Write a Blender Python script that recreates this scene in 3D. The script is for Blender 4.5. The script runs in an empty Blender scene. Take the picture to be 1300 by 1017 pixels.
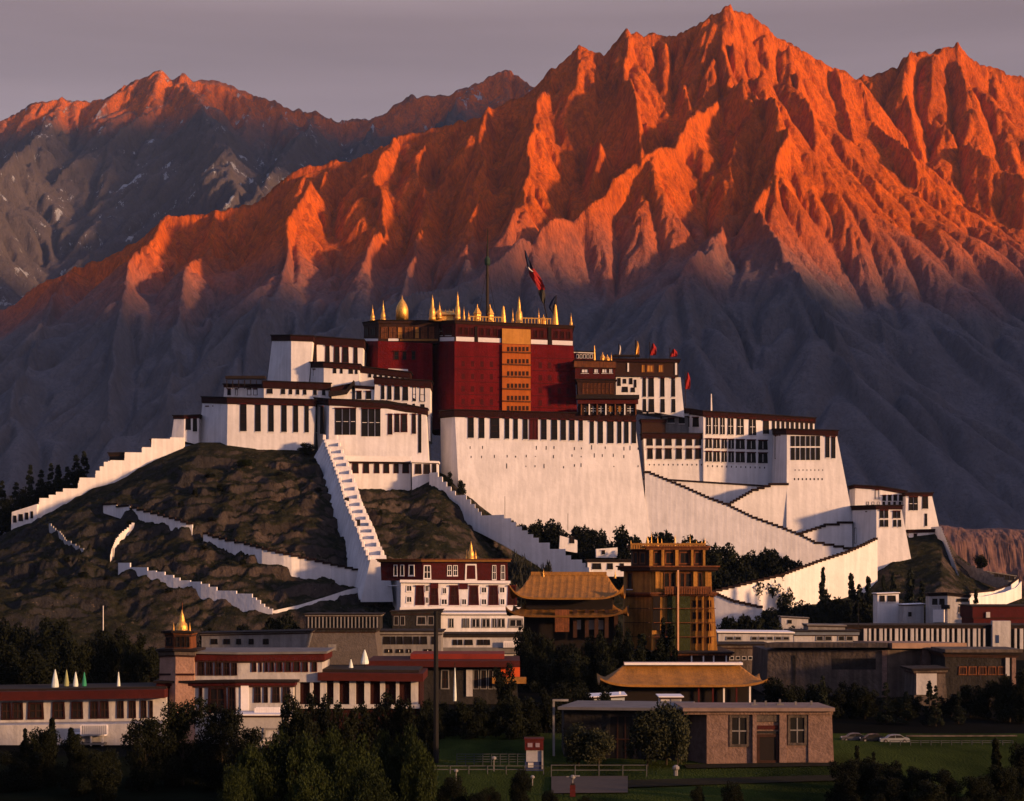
import bpy, bmesh, math, random
import numpy as np
from mathutils import Vector, noise as mnoise
SC = bpy.context.scene
COL = SC.collection
PI = math.pi
# ------------------------------------------------------------------ camera
F = 2200.0          # focal length in photo pixels (photo is 1300 x 1017)
HZ = 720.0          # photo row of the horizon
CZ = 30.0           # eye height above the plain, metres
cd = bpy.data.cameras.new("camera")
cam = bpy.data.objects.new("camera", cd)
COL.objects.link(cam)
cam.location = (0, 0, CZ)
cam.rotation_euler = (PI / 2, 0, 0)
cd.sensor_width = 36.0
cd.lens = 36.0 * F / 1300.0
cd.shift_y = (HZ - 508.5) / 1300.0
cd.clip_start = 1.0
cd.clip_end = 60000.0
SC.camera = cam
# ------------------------------------------------------------------ light
SUN_AZ = 60.0       # degrees from straight behind the camera round to the right
SUN_EL = 9.0
w = bpy.data.worlds.new("World")
SC.world = w
w.use_nodes = True
nt = w.node_tree
bg = nt.nodes["Background"]
sky = nt.nodes.new("ShaderNodeTexSky")
sky.sky_type = 'NISHITA'
sky.sun_disc = False
sky.sun_elevation = math.radians(2.0)
sky.sun_rotation = math.radians(180 - SUN_AZ)
sky.altitude = 3600
sky.air_density = 1.0
sky.dust_density = 2.0
sky.ozone_density = 1.5
mixw = nt.nodes.new("ShaderNodeMix")
mixw.data_type = 'RGBA'
mixw.blend_type = 'MIX'
# thin even dusk overcast laid over the clear sky, warmer near the horizon
tc = nt.nodes.new("ShaderNodeTexCoord")
sep = nt.nodes.new("ShaderNodeSeparateXYZ")
nt.links.new(tc.outputs['Generated'], sep.inputs[0])
rmp = nt.nodes.new("ShaderNodeValToRGB")
nt.links.new(sep.outputs['Z'], rmp.inputs[0])
SKYK = 0.74
def _set(e, c):
    e.color = (c[0] * SKYK, c[1] * SKYK, c[2] * SKYK, 1)
e = rmp.color_ramp.elements
e[0].position = 0.0; _set(e[0], (.30, .235, .275))
e[1].position = 0.33; _set(e[1], (.47, .35, .36))
x = e.new(0.12); _set(x, (.30, .24, .285))
x = e.new(0.22); _set(x, (.36, .28, .31))
x = e.new(0.5); _set(x, (.25, .30, .50))
x = e.new(0.8); _set(x, (.22, .30, .58))
mp = nt.nodes.new("ShaderNodeValToRGB")
nt.links.new(sep.outputs['Z'], rmp.inputs[0])
SKYK = 0.74
def _set(e, c):
    e.color = (c[0] * SKYK, c[1] * SKYK, c[2] * SKYK, 1)
e = rmp.color_ramp.elements
e[0].position = 0.0; _set(e[0], (.175, .145, .19))
e[1].position = 0.30; _set(e[1], (.285, .205, .215))
x = e.new(0.2); _set(x, (.235, .18, .205))
x = e.new(0.7); _set(x, (.19, .19, .25))
mp = nt.nodes.new("ShaderNodeMapping")
mp.inputs['Scale'].default_value = (2, 2, 22)
nz = nt.nodes.new("ShaderNodeTexNoise")
nz.inputs['Scale'].default_value = 1.6
nz.inputs['Detail'].default_value = 5
nt.links.new(tc.outputs['Generated'], mp.inputs[0])
nt.links.new(mp.outputs[0], nz.inputs['Vector'])
mr = nt.nodes.new("ShaderNodeMapRange")
mr.inputs['From Min'].default_value = .35
mr.inputs['From Max'].default_value = .65
mr.inputs['To Min'].default_value = 0.93
mr.inputs['To Max'].default_value = 1.08
nt.links.new(nz.outputs['Fac'], mr.inputs['Value'])
vm = nt.nodes.new("ShaderNodeVectorMath"); vm.operation = 'SCALE'
nt.links.new(rmp.outputs[0], vm.inputs[0])
nt.links.new(mr.outputs[0], vm.inputs['Scale'])
sk = nt.nodes.new("ShaderNodeVectorMath"); sk.operation = 'SCALE'
sk.inputs['Scale'].default_value = 0.10
nt.links.new(sky.outputs[0], sk.inputs[0])
mixw.inputs[0].default_value = 0.88
nt.links.new(sk.outputs[0], mixw.inputs[6])
nt.links.new(vm.outputs[0], mixw.inputs[7])
# broad afterglow round the low sun, behind the camera to the right
dt = nt.nodes.new("ShaderNodeVectorMath"); dt.operation = 'DOT_PRODUCT'
nt.links.new(tc.outputs['Generated'], dt.inputs[0])
dt.inputs[1].default_value = (math.sin(math.radians(SUN_AZ)), -math.cos(math.radians(SUN_AZ)), .08)
g1 = nt.nodes.new("ShaderNodeMapRange"); g1.interpolation_type = 'SMOOTHERSTEP'
g1.inputs['From Min'].default_value = .55; g1.inputs['From Max'].default_value = 1.0
nt.links.new(dt.outputs['Value'], g1.inputs['Value'])
g2 = nt.nodes.new("ShaderNodeVectorMath"); g2.operation = 'SCALE'
g2.inputs[0].default_value = (.75, .52, .46)
nt.links.new(g1.outputs[0], g2.inputs['Scale'])
g3 = nt.nodes.new("ShaderNodeVectorMath"); g3.operation = 'ADD'
nt.links.new(mixw.outputs[2], g3.inputs[0]); nt.links.new(g2.outputs[0], g3.inputs[1])
nt.links.new(g3.outputs[0], bg.inputs[0])
bg.inputs[1].default_value = 1.0
sd = bpy.data.lights.new("sun", 'SUN')
sd.energy = 5.0
sd.angle = math.radians(3.5)
sd.color = (1.0, .54, .23)
sun = bpy.data.objects.new("sun", sd)
COL.objects.link(sun)
_az, _el = math.radians(SUN_AZ), math.radians(SUN_EL)
SUNV = Vector((math.sin(_az) * math.cos(_el), -math.cos(_az) * math.cos(_el), math.sin(_el)))
sun.rotation_euler = (-SUNV).to_track_quat('-Z', 'Y').to_euler()
sun.location = (300, -300, 500)
SC.view_settings.view_transform = 'Standard'
SC.view_settings.look = 'None'
SC.view_settings.exposure = 0.55
SC.view_settings.gamma = 1
SC.cycles.volume_bounces = 0
SC.cycles.max_bounces = 5
SC.cycles.diffuse_bounces = 1

# ------------------------------------------------------------------ helpers
def P(px, py, Y):
    """world point seen at photo pixel (px, py) when it stands Y metres away"""
    return Vector(((px - 650.0) * Y / F, Y, CZ + (HZ - py) * Y / F))
def X(px, Y): return (px - 650.0) * Y / F
def Z(py, Y): return CZ + (HZ - py) * Y / F

MATS = {}
def mat(name, col, rough=.85, var=.25, scale=.5, bump=0.0, bscale=None, col2=None, metal=0.0,
        stretch=(1, 1, 1), emit=None, spec=.2, band=None):
    if name in MATS: return MATS[name]
    m = bpy.data.materials.new(name); m.use_nodes = True
    t = m.node_tree; b = t.nodes['Principled BSDF']
    b.inputs['Roughness'].default_value = rough
    b.inputs['Metallic'].default_value = metal
    b.inputs['Specular IOR Level'].default_value = spec
    tc = t.nodes.new('ShaderNodeTexCoord')
    mp = t.nodes.new('ShaderNodeMapping'); mp.inputs['Scale'].default_value = stretch
    t.links.new(tc.outputs['Object'], mp.inputs[0])
    n = t.nodes.new('ShaderNodeTexNoise'); n.inputs['Scale'].default_value = scale
    n.inputs['Detail'].default_value = 6; n.inputs['Roughness'].default_value = .65
    t.links.new(mp.outputs[0], n.inputs['Vector'])
    r = t.nodes.new('ShaderNodeValToRGB')
    c2 = col2 or tuple(c * (1 - var) for c in col)
    r.color_ramp.elements[0].position = .35; r.color_ramp.elements[0].color = (*c2, 1)
    r.color_ramp.elements[1].position = .62; r.color_ramp.elements[1].color = (*col, 1)
    t.links.new(n.outputs['Fac'], r.inputs[0])
    out = r.outputs[0]
    if band:                       # streaks running down the wall: (spacing, strength)
        mp2 = t.nodes.new('ShaderNodeMapping'); mp2.inputs['Scale'].default_value = (band[0], band[0], band[0] * .05)
        n2 = t.nodes.new('ShaderNodeTexNoise'); n2.inputs['Scale'].default_value = 1; n2.inputs['Detail'].default_value = 4
        t.links.new(tc.outputs['Object'], mp2.inputs[0]); t.links.new(mp2.outputs[0], n2.inputs['Vector'])
        q = t.nodes.new('ShaderNodeMapRange'); q.inputs['From Min'].default_value = .42; q.inputs['From Max'].default_value = .6
        q.inputs['To Min'].default_value = 1 - band[1]; q.inputs['To Max'].default_value = 1
        t.links.new(n2.outputs['Fac'], q.inputs['Value'])
        v = t.nodes.new('ShaderNodeVectorMath'); v.operation = 'SCALE'
        t.links.new(out, v.inputs[0]); t.links.new(q.outputs[0], v.inputs['Scale']); out = v.outputs[0]
    t.links.new(out, b.inputs['Base Color'])
    if bump:
        n3 = t.nodes.new('ShaderNodeTexNoise'); n3.inputs['Scale'].default_value = bscale or scale * 4
        n3.inputs['Detail'].default_value = 5
        t.links.new(mp.outputs[0], n3.inputs['Vector'])
        bm_ = t.nodes.new('ShaderNodeBump'); bm_.inputs['Strength'].default_value = bump
        bm_.inputs['Distance'].default_value = 1.0
        t.links.new(n3.outputs['Fac'], bm_.inputs['Height']); t.links.new(bm_.outputs[0], b.inputs['Normal'])
    if emit:
        b.inputs['Emission Color'].default_value = (*emit[:3], 1); b.inputs['Emission Strength'].default_value = emit[3]
    MATS[name] = m
    return m

def tag(o, label=None, cat=None, group=None, kind=None):
    if label: o['label'] = label
    if cat: o['category'] = cat
    if group: o['group'] = group
    if kind: o['kind'] = kind
    return o

def mesh_np(name, verts, faces, m, parent=None, smooth=True):
    """verts (n,3) float array, faces (k,4) or (k,3) int array"""
    me = bpy.data.meshes.new(name)
    nv, nf, k = len(verts), len(faces), faces.shape[1]
    me.vertices.add(nv); me.vertices.foreach_set('co', np.ascontiguousarray(verts, dtype=np.float32).ravel())
    me.loops.add(nf * k); me.loops.foreach_set('vertex_index', np.ascontiguousarray(faces, dtype=np.int32).ravel())
    me.polygons.add(nf)
    me.polygons.foreach_set('loop_start', np.arange(0, nf * k, k, dtype=np.int32))
    me.polygons.foreach_set('use_smooth', np.full(nf, smooth))
    me.update(calc_edges=True)
    me.materials.append(m)
    o = bpy.data.objects.new(name, me); COL.objects.link(o)
    if parent: o.parent = parent
    return o

def grid_faces(nx, ny):
    i = np.arange(ny - 1)[:, None] * nx + np.arange(nx - 1)[None, :]
    i = i.ravel()
    return np.stack([i, i + 1, i + nx + 1, i + nx], 1)

def hash2(ix, iy, seed):
    n = (ix.astype(np.int64) * 374761393 + iy.astype(np.int64) * 668265263 + seed * 1274126177) & 0xffffffff
    n = ((n ^ (n >> 13)) * 1274126177) & 0xffffffff
    n = ((n ^ (n >> 16)) * 2246822519) & 0xffffffff
    return ((n ^ (n >> 13)) & 0xffffff) / float(0xffffff)

def vnoise(x, y, seed=0):
    ix, iy = np.floor(x), np.floor(y)
    fx, fy = x - ix, y - iy
    u = fx * fx * fx * (fx * (fx * 6 - 15) + 10); v = fy * fy * fy * (fy * (fy * 6 - 15) + 10)
    def g(a, b, dx, dy):
        h = hash2(ix + a, iy + b, seed) * 2 * PI
        return np.cos(h) * dx + np.sin(h) * dy
    a = g(0, 0, fx, fy); b = g(1, 0, fx - 1, fy); c = g(0, 1, fx, fy - 1); d = g(1, 1, fx - 1, fy - 1)
    return ((a + (b - a) * u) + ((c + (d - c) * u) - (a + (b - a) * u)) * v) * 1.5

def fbm(x, y, o=5, seed=0, rg=False, gain=.5):
    s = 0; a = 1; t = 0
    for i in range(o):
        n = vnoise(x, y, seed + i * 17)
        if rg: n = 1 - 2 * np.abs(n)
        s = s + a * n; t += a; a *= gain; x = x * 2.03 + 3.1; y = y * 2.03 + 7.7
    return s / t
# ------------------------------------------------------------------ mountains
KS = 1.32
def erode(H, cx, cy, cell, octs, seed=1, k=.16, warp=0.0):
    """gullies running down the slope, each octave branching off the one before"""
    xs = cx; ys = cy
    for o, (lam, amp) in enumerate(octs):
        gy, gx = np.gradient(H, cell)
        # smooth gradient a little so directions are coherent at this wavelength
        n = max(1, int(lam * k / cell))
        for _ in range(2):
            for ax in (0, 1):
                c = np.cumsum(np.pad(gx, [(n + 1, n) if a == ax else (0, 0) for a in (0, 1)], mode='edge'), axis=ax)
                d = np.cumsum(np.pad(gy, [(n + 1, n) if a == ax else (0, 0) for a in (0, 1)], mode='edge'), axis=ax)
                sl = [slice(None)] * 2; s2 = [slice(None)] * 2
                sl[ax] = slice(2 * n + 1, None); s2[ax] = slice(0, -(2 * n + 1))
                gx = (c[tuple(sl)] - c[tuple(s2)]) / (2 * n + 1); gy = (d[tuple(sl)] - d[tuple(s2)]) / (2 * n + 1)
        mag = np.sqrt(gx * gx + gy * gy) + 1e-6
        dx, dy = -gy / mag, gx / mag
        px, py = xs / lam, ys / lam
        ix, iy = np.floor(px), np.floor(py)
        s = np.zeros_like(H); wt = np.zeros_like(H)
        for a in (-1, 0, 1, 2):
            for b in (-1, 0, 1, 2):
                jx = ix + a; jy = iy + b
                vx = px - (jx + hash2(jx, jy, seed + o) - .5); vy = py - (jy + hash2(jx, jy, seed + 50 + o) - .5)
                ww = np.exp(-2.2 * (vx * vx + vy * vy))
                s += np.cos(2 * PI * (vx * dx + vy * dy) * 1.15) * ww; wt += ww
        s = s / wt
        s = 1 - 2 * np.abs(s) ** .8                                  # sharper ribs, open gullies
        hi = np.clip((H - 350) / 800.0, 0, 1)
        am = (1.8 - .5 * hi) if lam >= 200 else (.30 + .70 * hi)
        H = H - s * amp * am * lam * np.clip(mag, 0, 1.1)
    return H

def ridge_field(gx, gy, lines, seed=3):
    """lines: lists of (x, y, z, slope).  Height = highest of the tents hung from the crest lines"""
    H = np.full(gx.shape, -500.0)
    wx = gx + 46 * fbm(gx / 420, gy / 420, 4, seed); wy = gy + 46 * fbm(gx / 420, gy / 420, 4, seed + 9)
    for L in lines:
        B = np.full(gx.shape, -1e9)
        for (a, b) in zip(L[:-1], L[1:]):
            ax, ay, az, ak = a; bx, by, bz, bk = b
            lx, ly = bx - ax, by - ay
            l2 = lx * lx + ly * ly + 1e-6
            t = np.clip(((wx - ax) * lx + (wy - ay) * ly) / l2, 0, 1)
            d = np.sqrt((wx - ax - t * lx) ** 2 + (wy - ay - t * ly) ** 2)
            kk = (ak + (bk - ak) * t) * KS
            h = az + (bz - az) * t - kk * d * (1 - .28 * np.clip(d / 1100.0, 0, 1)) - 14 * (1 - np.exp(-d / 10.0))
            B = np.maximum(B, h)
        k = 18.0                                                       # smooth union keeps valleys rounded
        m = np.maximum(H, B)
        H = m + k * np.log(np.exp((H - m) / k) + np.exp((B - m) / k))
    return H

def crest(pts, Y0, slope=.85, dY=0.0, top=None):
    """crest line from photo pixels; Y0 = distance (number or list)"""
    out = []
    n = len(pts)
    for i, (a, b) in enumerate(pts):
        Y = Y0[0] + (Y0[1] - Y0[0]) * i / (n - 1) if isinstance(Y0, tuple) else Y0
        k = slope[0] + (slope[1] - slope[0]) * i / (n - 1) if isinstance(slope, tuple) else slope
        out.append(((a - 650) * Y / F, Y, CZ + (HZ - b) * Y / F, k))
    return out

def build_range(name, label, lines, xr, yr, cell, m, octs, seed, rough=9.0, zmin=-30, post=None):
    nx = int((xr[1] - xr[0]) / cell) + 1; ny = int((yr[1] - yr[0]) / cell) + 1
    gx, gy = np.meshgrid(np.linspace(xr[0], xr[1], nx), np.linspace(yr[0], yr[1], ny))
    H = ridge_field(gx, gy, lines, seed)
    H = erode(H, gx, gy, cell, octs, seed)
    hi = np.clip((H - 300) / 1200, 0, 1)
    H = H + rough * (0.35 + hi) * fbm(gx / 90, gy / 90, 5, seed + 5, rg=True, gain=.55)
    if post is not None: H = post(H, gx, gy)
    H = np.maximum(H, zmin)
    o = mesh_np(name, np.stack([gx.ravel(), gy.ravel(), H.ravel()], 1), grid_faces(nx, ny), m)
    tag(o, label, 'mountain', kind='structure')
    return o

def rock_mat(name, low, high, z0, z1, dark, scree, snow=0.0):
    m = bpy.data.materials.new(name); m.use_nodes = True
    t = m.node_tree; b = t.nodes['Principled BSDF']; b.inputs['Roughness'].default_value = .95
    b.inputs['Specular IOR Level'].default_value = 0.0
    tc = t.nodes.new('ShaderNodeTexCoord')
    def noise(sc, det=8, st=(1, 1, 1), rough=.6):
        mp = t.nodes.new('ShaderNodeMapping'); mp.inputs['Scale'].default_value = st
        n = t.nodes.new('ShaderNodeTexNoise'); n.inputs['Scale'].default_value = sc; n.inputs['Detail'].default_value = det
        n.inputs['Roughness'].default_value = rough
        t.links.new(tc.outputs['Object'], mp.inputs[0]); t.links.new(mp.outputs[0], n.inputs['Vector'])
        return n.outputs['Fac']
    def rng(v, a, b_, c=0, d=1):
        q = t.nodes.new('ShaderNodeMapRange'); q.interpolation_type = 'SMOOTHSTEP'
        q.inputs['From Min'].default_value = a; q.inputs['From Max'].default_value = b_
        q.inputs['To Min'].default_value = c; q.inputs['To Max'].default_value = d
        t.links.new(v, q.inputs['Value']); return q.outputs[0]
    def math_(op, a, b_):
        q = t.nodes.new('ShaderNodeMath'); q.operation = op
        for i, v in enumerate((a, b_)):
            if isinstance(v, (int, float)): q.inputs[i].default_value = v
            else: t.links.new(v, q.inputs[i])
        return q.outputs[0]
    def mix(f, a, b_):
        q = t.nodes.new('ShaderNodeMix'); q.data_type = 'RGBA'
        t.links.new(f, q.inputs[0])
        for i, v in ((6, a), (7, b_)):
            if isinstance(v, tuple): q.inputs[i].default_value = (*v, 1)
            else: t.links.new(v, q.inputs[i])
        return q.outputs[2]
    geo = t.nodes.new('ShaderNodeNewGeometry')
    sp = t.nodes.new('ShaderNodeSeparateXYZ'); t.links.new(geo.outputs['Position'], sp.inputs[0])
    sn = t.nodes.new('ShaderNodeSeparateXYZ'); t.links.new(geo.outputs['Normal'], sn.inputs[0])
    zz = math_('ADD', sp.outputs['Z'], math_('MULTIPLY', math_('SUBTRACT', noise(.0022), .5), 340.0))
    shade_zone = rng(zz, z0, z1)  # by height: shade tone below, sunlit tone above, put into the colour
    base = mix(shade_zone, low, high)
    dark = mix(shade_zone, tuple(c * .62 for c in low), dark); scree = mix(shade_zone, tuple(c * 1.35 for c in low), scree)
    # screes where the slope eases, dark bare rock where it steepens
    flat = rng(math_('ADD', sn.outputs['Z'], math_('MULTIPLY', math_('SUBTRACT', noise(.012), .5), .35)), .62, .86)
    base = mix(math_('MULTIPLY', flat, .55), base, scree)
    crack = rng(noise(.02, 10, (1, 1, .22), .7), .50, .66)
    base = mix(math_('MULTIPLY', crack, .50), base, dark)
    big = rng(noise(.006, 6, (1.4, 1, .3), .7), .44, .62)
    base = mix(math_('MULTIPLY', big, .34), base, dark)
    fine = rng(noise(.11, 6, (1, 1, .12), .7), .42, .62, .0, .42)
    base = mix(fine, base, dark)
    if snow:
        s1 = rng(noise(.0042, 7, (2.2, 1, .55), .75), .59, .62)
        s2 = rng(sp.outputs['Z'], 650.0, 1500.0)
        s3 = rng(sn.outputs['Z'], .45, .7)
        base = mix(math_('MULTIPLY', math_('MULTIPLY', s1, s2), math_('MULTIPLY', s3, snow)), base, (.42, .43, .47))
    t.links.new(base, b.inputs['Base Color'])
    h = math_('ADD', math_('MULTIPLY', noise(.035, 9, (1, 1, .3), .7), 25.0), math_('MULTIPLY', noise(.16, 5, (1, 1, .18), .7), 8.0))
    bu = t.nodes.new('ShaderNodeBump'); bu.inputs['Strength'].default_value = 1.0; bu.inputs['Distance'].default_value = 1.0
    t.links.new(h, bu.inputs['Height']); t.links.new(bu.outputs[0], b.inputs['Normal'])
    return m

ROCK = rock_mat('rock_main', (.135, .125, .145), (.74, .140, .010), 680, 1120, (.16, .032, .010), (.50, .11, .015))  # blue-grey of the shaded, hazy lower slopes is put into the low colour
ROCKB = rock_mat('rock_back', (.11, .088, .09), (.72, .15, .012), 2480, 2800, (.06, .042, .038), (.18, .12, .10), snow=.85)  # grey shade under the lit peaks is put into the low colour

main_lines = [
 crest([(-260, 560), (-120, 470), (0, 385), (60, 352), (130, 325), (170, 300), (210, 278), (260, 268), (330, 250), (380, 215), (395, 203),
        (430, 206), (470, 190), (500, 175), (545, 165), (600, 140), (640, 122), (680, 105), (700, 85), (735, 58), (762, 66), (790, 38),
        (830, 42), (865, 42), (872, 32), (895, 22), (930, 14), (960, 25), (1000, 50), (1030, 70), (1060, 80), (1090, 100)], 6000, .95),
 crest([(1090, 100), (1115, 150), (1150, 187), (1170, 243), (1215, 300), (1250, 345), (1300, 430), (1380, 520)], (6000, 4700), (1.0, .6)),
 # right: spurs under the last slope
 crest([(1060, 80), (1075, 150), (1100, 215), (1130, 270), (1165, 330), (1195, 395), (1230, 470), (1280, 560)], (5980, 4200), (.95, .55)),
 crest([(1000, 50), (1015, 115), (1035, 190), (1060, 262), (1100, 330), (1125, 400), (1150, 480), (1180, 570)], (5950, 4000), (.95, .55)),
 # the inner summit and its two long arms
 crest([(930, 14), (935, 60), (940, 105), (915, 118), (895, 140), (870, 156), (858, 185), (815, 188), (770, 226), (740, 262), (700, 292),
        (650, 316), (595, 345), (520, 372), (440, 402)], (5950, 4350), (1.0, .62)),
 crest([(940, 105), (947, 160), (930, 195), (942, 240), (922, 275), (900, 300), (862, 340), (830, 385), (790, 450), (750, 520)], (5600, 3900), (1.0, .55)),
 crest([(940, 105), (985, 120), (1000, 165), (985, 215), (960, 262), (985, 300), (1018, 350), (1050, 412), (1080, 480), (1110, 570)], (5600, 3850), (1.0, .55)),
 crest([(920, 275), (945, 330), (960, 400), (965, 480), (960, 560)], (5050, 3750), (.7, .5)),
 crest([(830, 385), (860, 440), (880, 500), (890, 580)], (4700, 3750), (.6, .5)),
 # left of the summit
 crest([(865, 42), (868, 100), (880, 150), (862, 182)], (6000, 5350), 1.1),
 crest([(790, 38), (800, 95), (812, 140), (815, 188)], (6000, 5300), 1.05),
 crest([(735, 58), (738, 110), (752, 160), (764, 192), (742, 230)], (6000, 5200), 1.0),
 crest([(700, 85), (690, 130), (672, 185), (668, 230), (655, 275)], (6000, 4850), 1.0),
 crest([(620, 130), (612, 180), (620, 235), (606, 290), (592, 330)], (6000, 4700), .95),
 crest([(545, 165), (535, 215), (545, 280), (530, 330), (500, 380), (470, 450)], (6000, 4300), (.95, .6)),
 crest([(500, 175), (480, 225), (486, 285), (455, 335), (420, 400), (395, 470)], (6000, 4200), (.9, .6)),
 crest([(425, 206), (400, 238), (375, 258), (362, 300), (345, 345), (318, 400), (300, 480), (290, 560)], (6000, 4000), (.9, .55)),
 crest([(210, 278), (188, 300), (166, 330), (158, 375), (150, 450), (140, 540)], (6000, 4200), (.9, .55)),
 crest([(90, 338), (70, 380), (40, 440), (10, 520)], (6000, 4300), .6),
 crest([(270, 267), (262, 310), (240, 350), (225, 420), (215, 520)], (6000, 4200), .75),
]
right_lines = [
 crest([(1050, 130), (1095, 100), (1130, 90), (1150, 94), (1155, 68), (1192, 62), (1215, 58), (1240, 75), (1270, 90), (1300, 100), (1340, 120),
        (1420, 150), (1550, 240)], 6330, .95),
 crest([(1155, 68), (1150, 125), (1200, 165), (1240, 195), (1300, 225), (1360, 290), (1420, 400)], (6330, 5300), (1.1, .7)),
 crest([(1215, 58), (1235, 130), (1270, 180), (1330, 230)], (6330, 5800), 1.1),
 crest([(1150, 125), (1175, 190), (1215, 240), (1260, 265), (1300, 300), (1350, 380)], (6050, 5200), (.9, .6)),
 crest([(1095, 100), (1130, 180), (1180, 260)], (6330, 5850), 1.0),
]
left_lines = [
 crest([(-300, 260), (-100, 190), (0, 148), (40, 132), (75, 125), (108, 126), (140, 120), (160, 106), (182, 96), (206, 89), (220, 100), (235, 95), (270, 103), (310, 117),
        (328, 122), (352, 125), (375, 140), (400, 143), (430, 152), (480, 152), (500, 140), (522, 122), (545, 119), (570, 121), (600, 105), (632, 90),
        (648, 89), (665, 104), (720, 130), (850, 240)], 10500, .8),
 crest([(235, 95), (208, 130), (170, 160), (130, 190), (80, 215), (20, 260), (-60, 330)], (10500, 8600), (.9, .6)),
 crest([(328, 122), (300, 180), (262, 235), (230, 262), (180, 300)], (10500, 8400), (.8, .6)),
 crest([(235, 95), (262, 140), (290, 190), (300, 240)], (10500, 7800), .8),
 crest([(75, 125), (50, 170), (0, 215), (-60, 250)], (10500, 8000), .8),
 crest([(480, 152), (455, 190), (420, 230)], (10500, 8000), .8),
 crest([(400, 143), (370, 190), (330, 240)], (10500, 7800), .8),
 crest([(600, 105), (570, 150), (540, 200)], (10500, 8000), .8),
]

shade_ridge_lines = [[(3300, 1000, 300, 2.8), (3300, 1250, 1560, 2.6), (3300, 1550, 1720, 2.2), (3300, 1950, 1720, 1.8), (3350, 2600, 1620, 1.4), (3300, 3200, 1220, 1.1),
               (3350, 3900, 1270, .9), (3300, 4500, 1130, .9), (3350, 5350, 1250, .9)],
              [(3300, 5700, 1500, 2.8), (3300, 6020, 3250, 2.8), (3300, 6200, 3500, 2.8), (3300, 6400, 3700, 2.8), (3300, 6900, 3750, 2.8), (3250, 7500, 3850, 2.8), (3300, 8300, 3900, 2.8), (3400, 9300, 3100, 2.0)]]
def lowsoft(H, gx, gy): return H
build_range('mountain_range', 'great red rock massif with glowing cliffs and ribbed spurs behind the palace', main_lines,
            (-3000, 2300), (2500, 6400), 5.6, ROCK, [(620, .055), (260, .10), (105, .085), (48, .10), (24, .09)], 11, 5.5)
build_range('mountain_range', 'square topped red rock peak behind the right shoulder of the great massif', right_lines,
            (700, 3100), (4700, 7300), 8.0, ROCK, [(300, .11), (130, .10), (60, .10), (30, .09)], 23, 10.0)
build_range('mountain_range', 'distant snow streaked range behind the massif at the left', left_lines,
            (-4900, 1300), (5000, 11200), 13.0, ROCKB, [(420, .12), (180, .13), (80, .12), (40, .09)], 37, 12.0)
build_range('mountain_range', 'high unseen ridge added at the right to cast shade over the lower slopes', shade_ridge_lines,
            (1500, 6200), (-1800, 10800), 40.0, ROCK, [(500, .15), (240, .15)], 51, 30.0)  # ridge added out of view, its outline shaped to throw shade on the ranges
# ------------------------------------------------------------------ plain
gm = mat('plain_earth', (.010, .0095, .008), spec=0.0, var=.4, scale=.01)
gp = np.array([[-9000, -3000, -.4], [9000, -3000, -.4], [9000, 12500, -.4], [-9000, 12500, -.4]], float)
tag(mesh_np('ground', gp, np.array([[0, 1, 2, 3]]), gm), kind='structure')
# ------------------------------------------------------------------ building kit
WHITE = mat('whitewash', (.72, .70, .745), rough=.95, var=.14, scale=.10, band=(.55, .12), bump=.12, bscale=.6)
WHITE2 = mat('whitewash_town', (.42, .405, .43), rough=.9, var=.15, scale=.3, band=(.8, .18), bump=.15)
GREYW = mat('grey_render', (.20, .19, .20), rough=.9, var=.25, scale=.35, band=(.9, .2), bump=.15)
MAROON = mat('penbey_frieze', (.026, .005, .005), rough=.95, var=.35, scale=1.5, bump=.4, bscale=6)
MAROON2 = mat('maroon_paint', (.060, .006, .007), rough=.9, var=.3, scale=.6, bump=.15)
REDW = mat('red_wall', (.135, .004, .007), rough=.95, var=.28, scale=.25, band=(.35, .22), bump=.3, bscale=1.5)
DARK = mat('window_black', (.010, .006, .006), rough=.8, var=.3, scale=1)
WOODD = mat('dark_wood', (.035, .013, .009), rough=.8, var=.4, scale=1.2)
WOODR = mat('orange_wood', (.17, .055, .02), rough=.75, var=.4, scale=.9, band=(2.2, .35), bump=.2)
GOLD = mat('gilded_copper', (.80, .43, .10), rough=.42, var=.35, scale=1.4, metal=.65, spec=.5, bump=.2)
GOLDR = mat('gilt_roof', (.27, .115, .015), rough=.7, var=.35, scale=.6, metal=.0, spec=.4, stretch=(1, 1, 1), bump=.2)
ORANGE = mat('orange_awning', (.42, .105, .018), rough=.9, var=.15, scale=.5, band=(1.2, .15))
OCHRE = mat('ochre_awning', (.52, .23, .05), rough=.9, var=.15, scale=.5, band=(1.2, .12))
TRIM = mat('white_trim', (.70, .67, .70), rough=.9, var=.1, scale=1)
GLASS = mat('glass_dark', (.008, .007, .008), rough=.6, var=.3, scale=.4, spec=.15)
BLACKR = mat('black_roof', (.016, .010, .010), rough=.9, var=.4, scale=.8)

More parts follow.
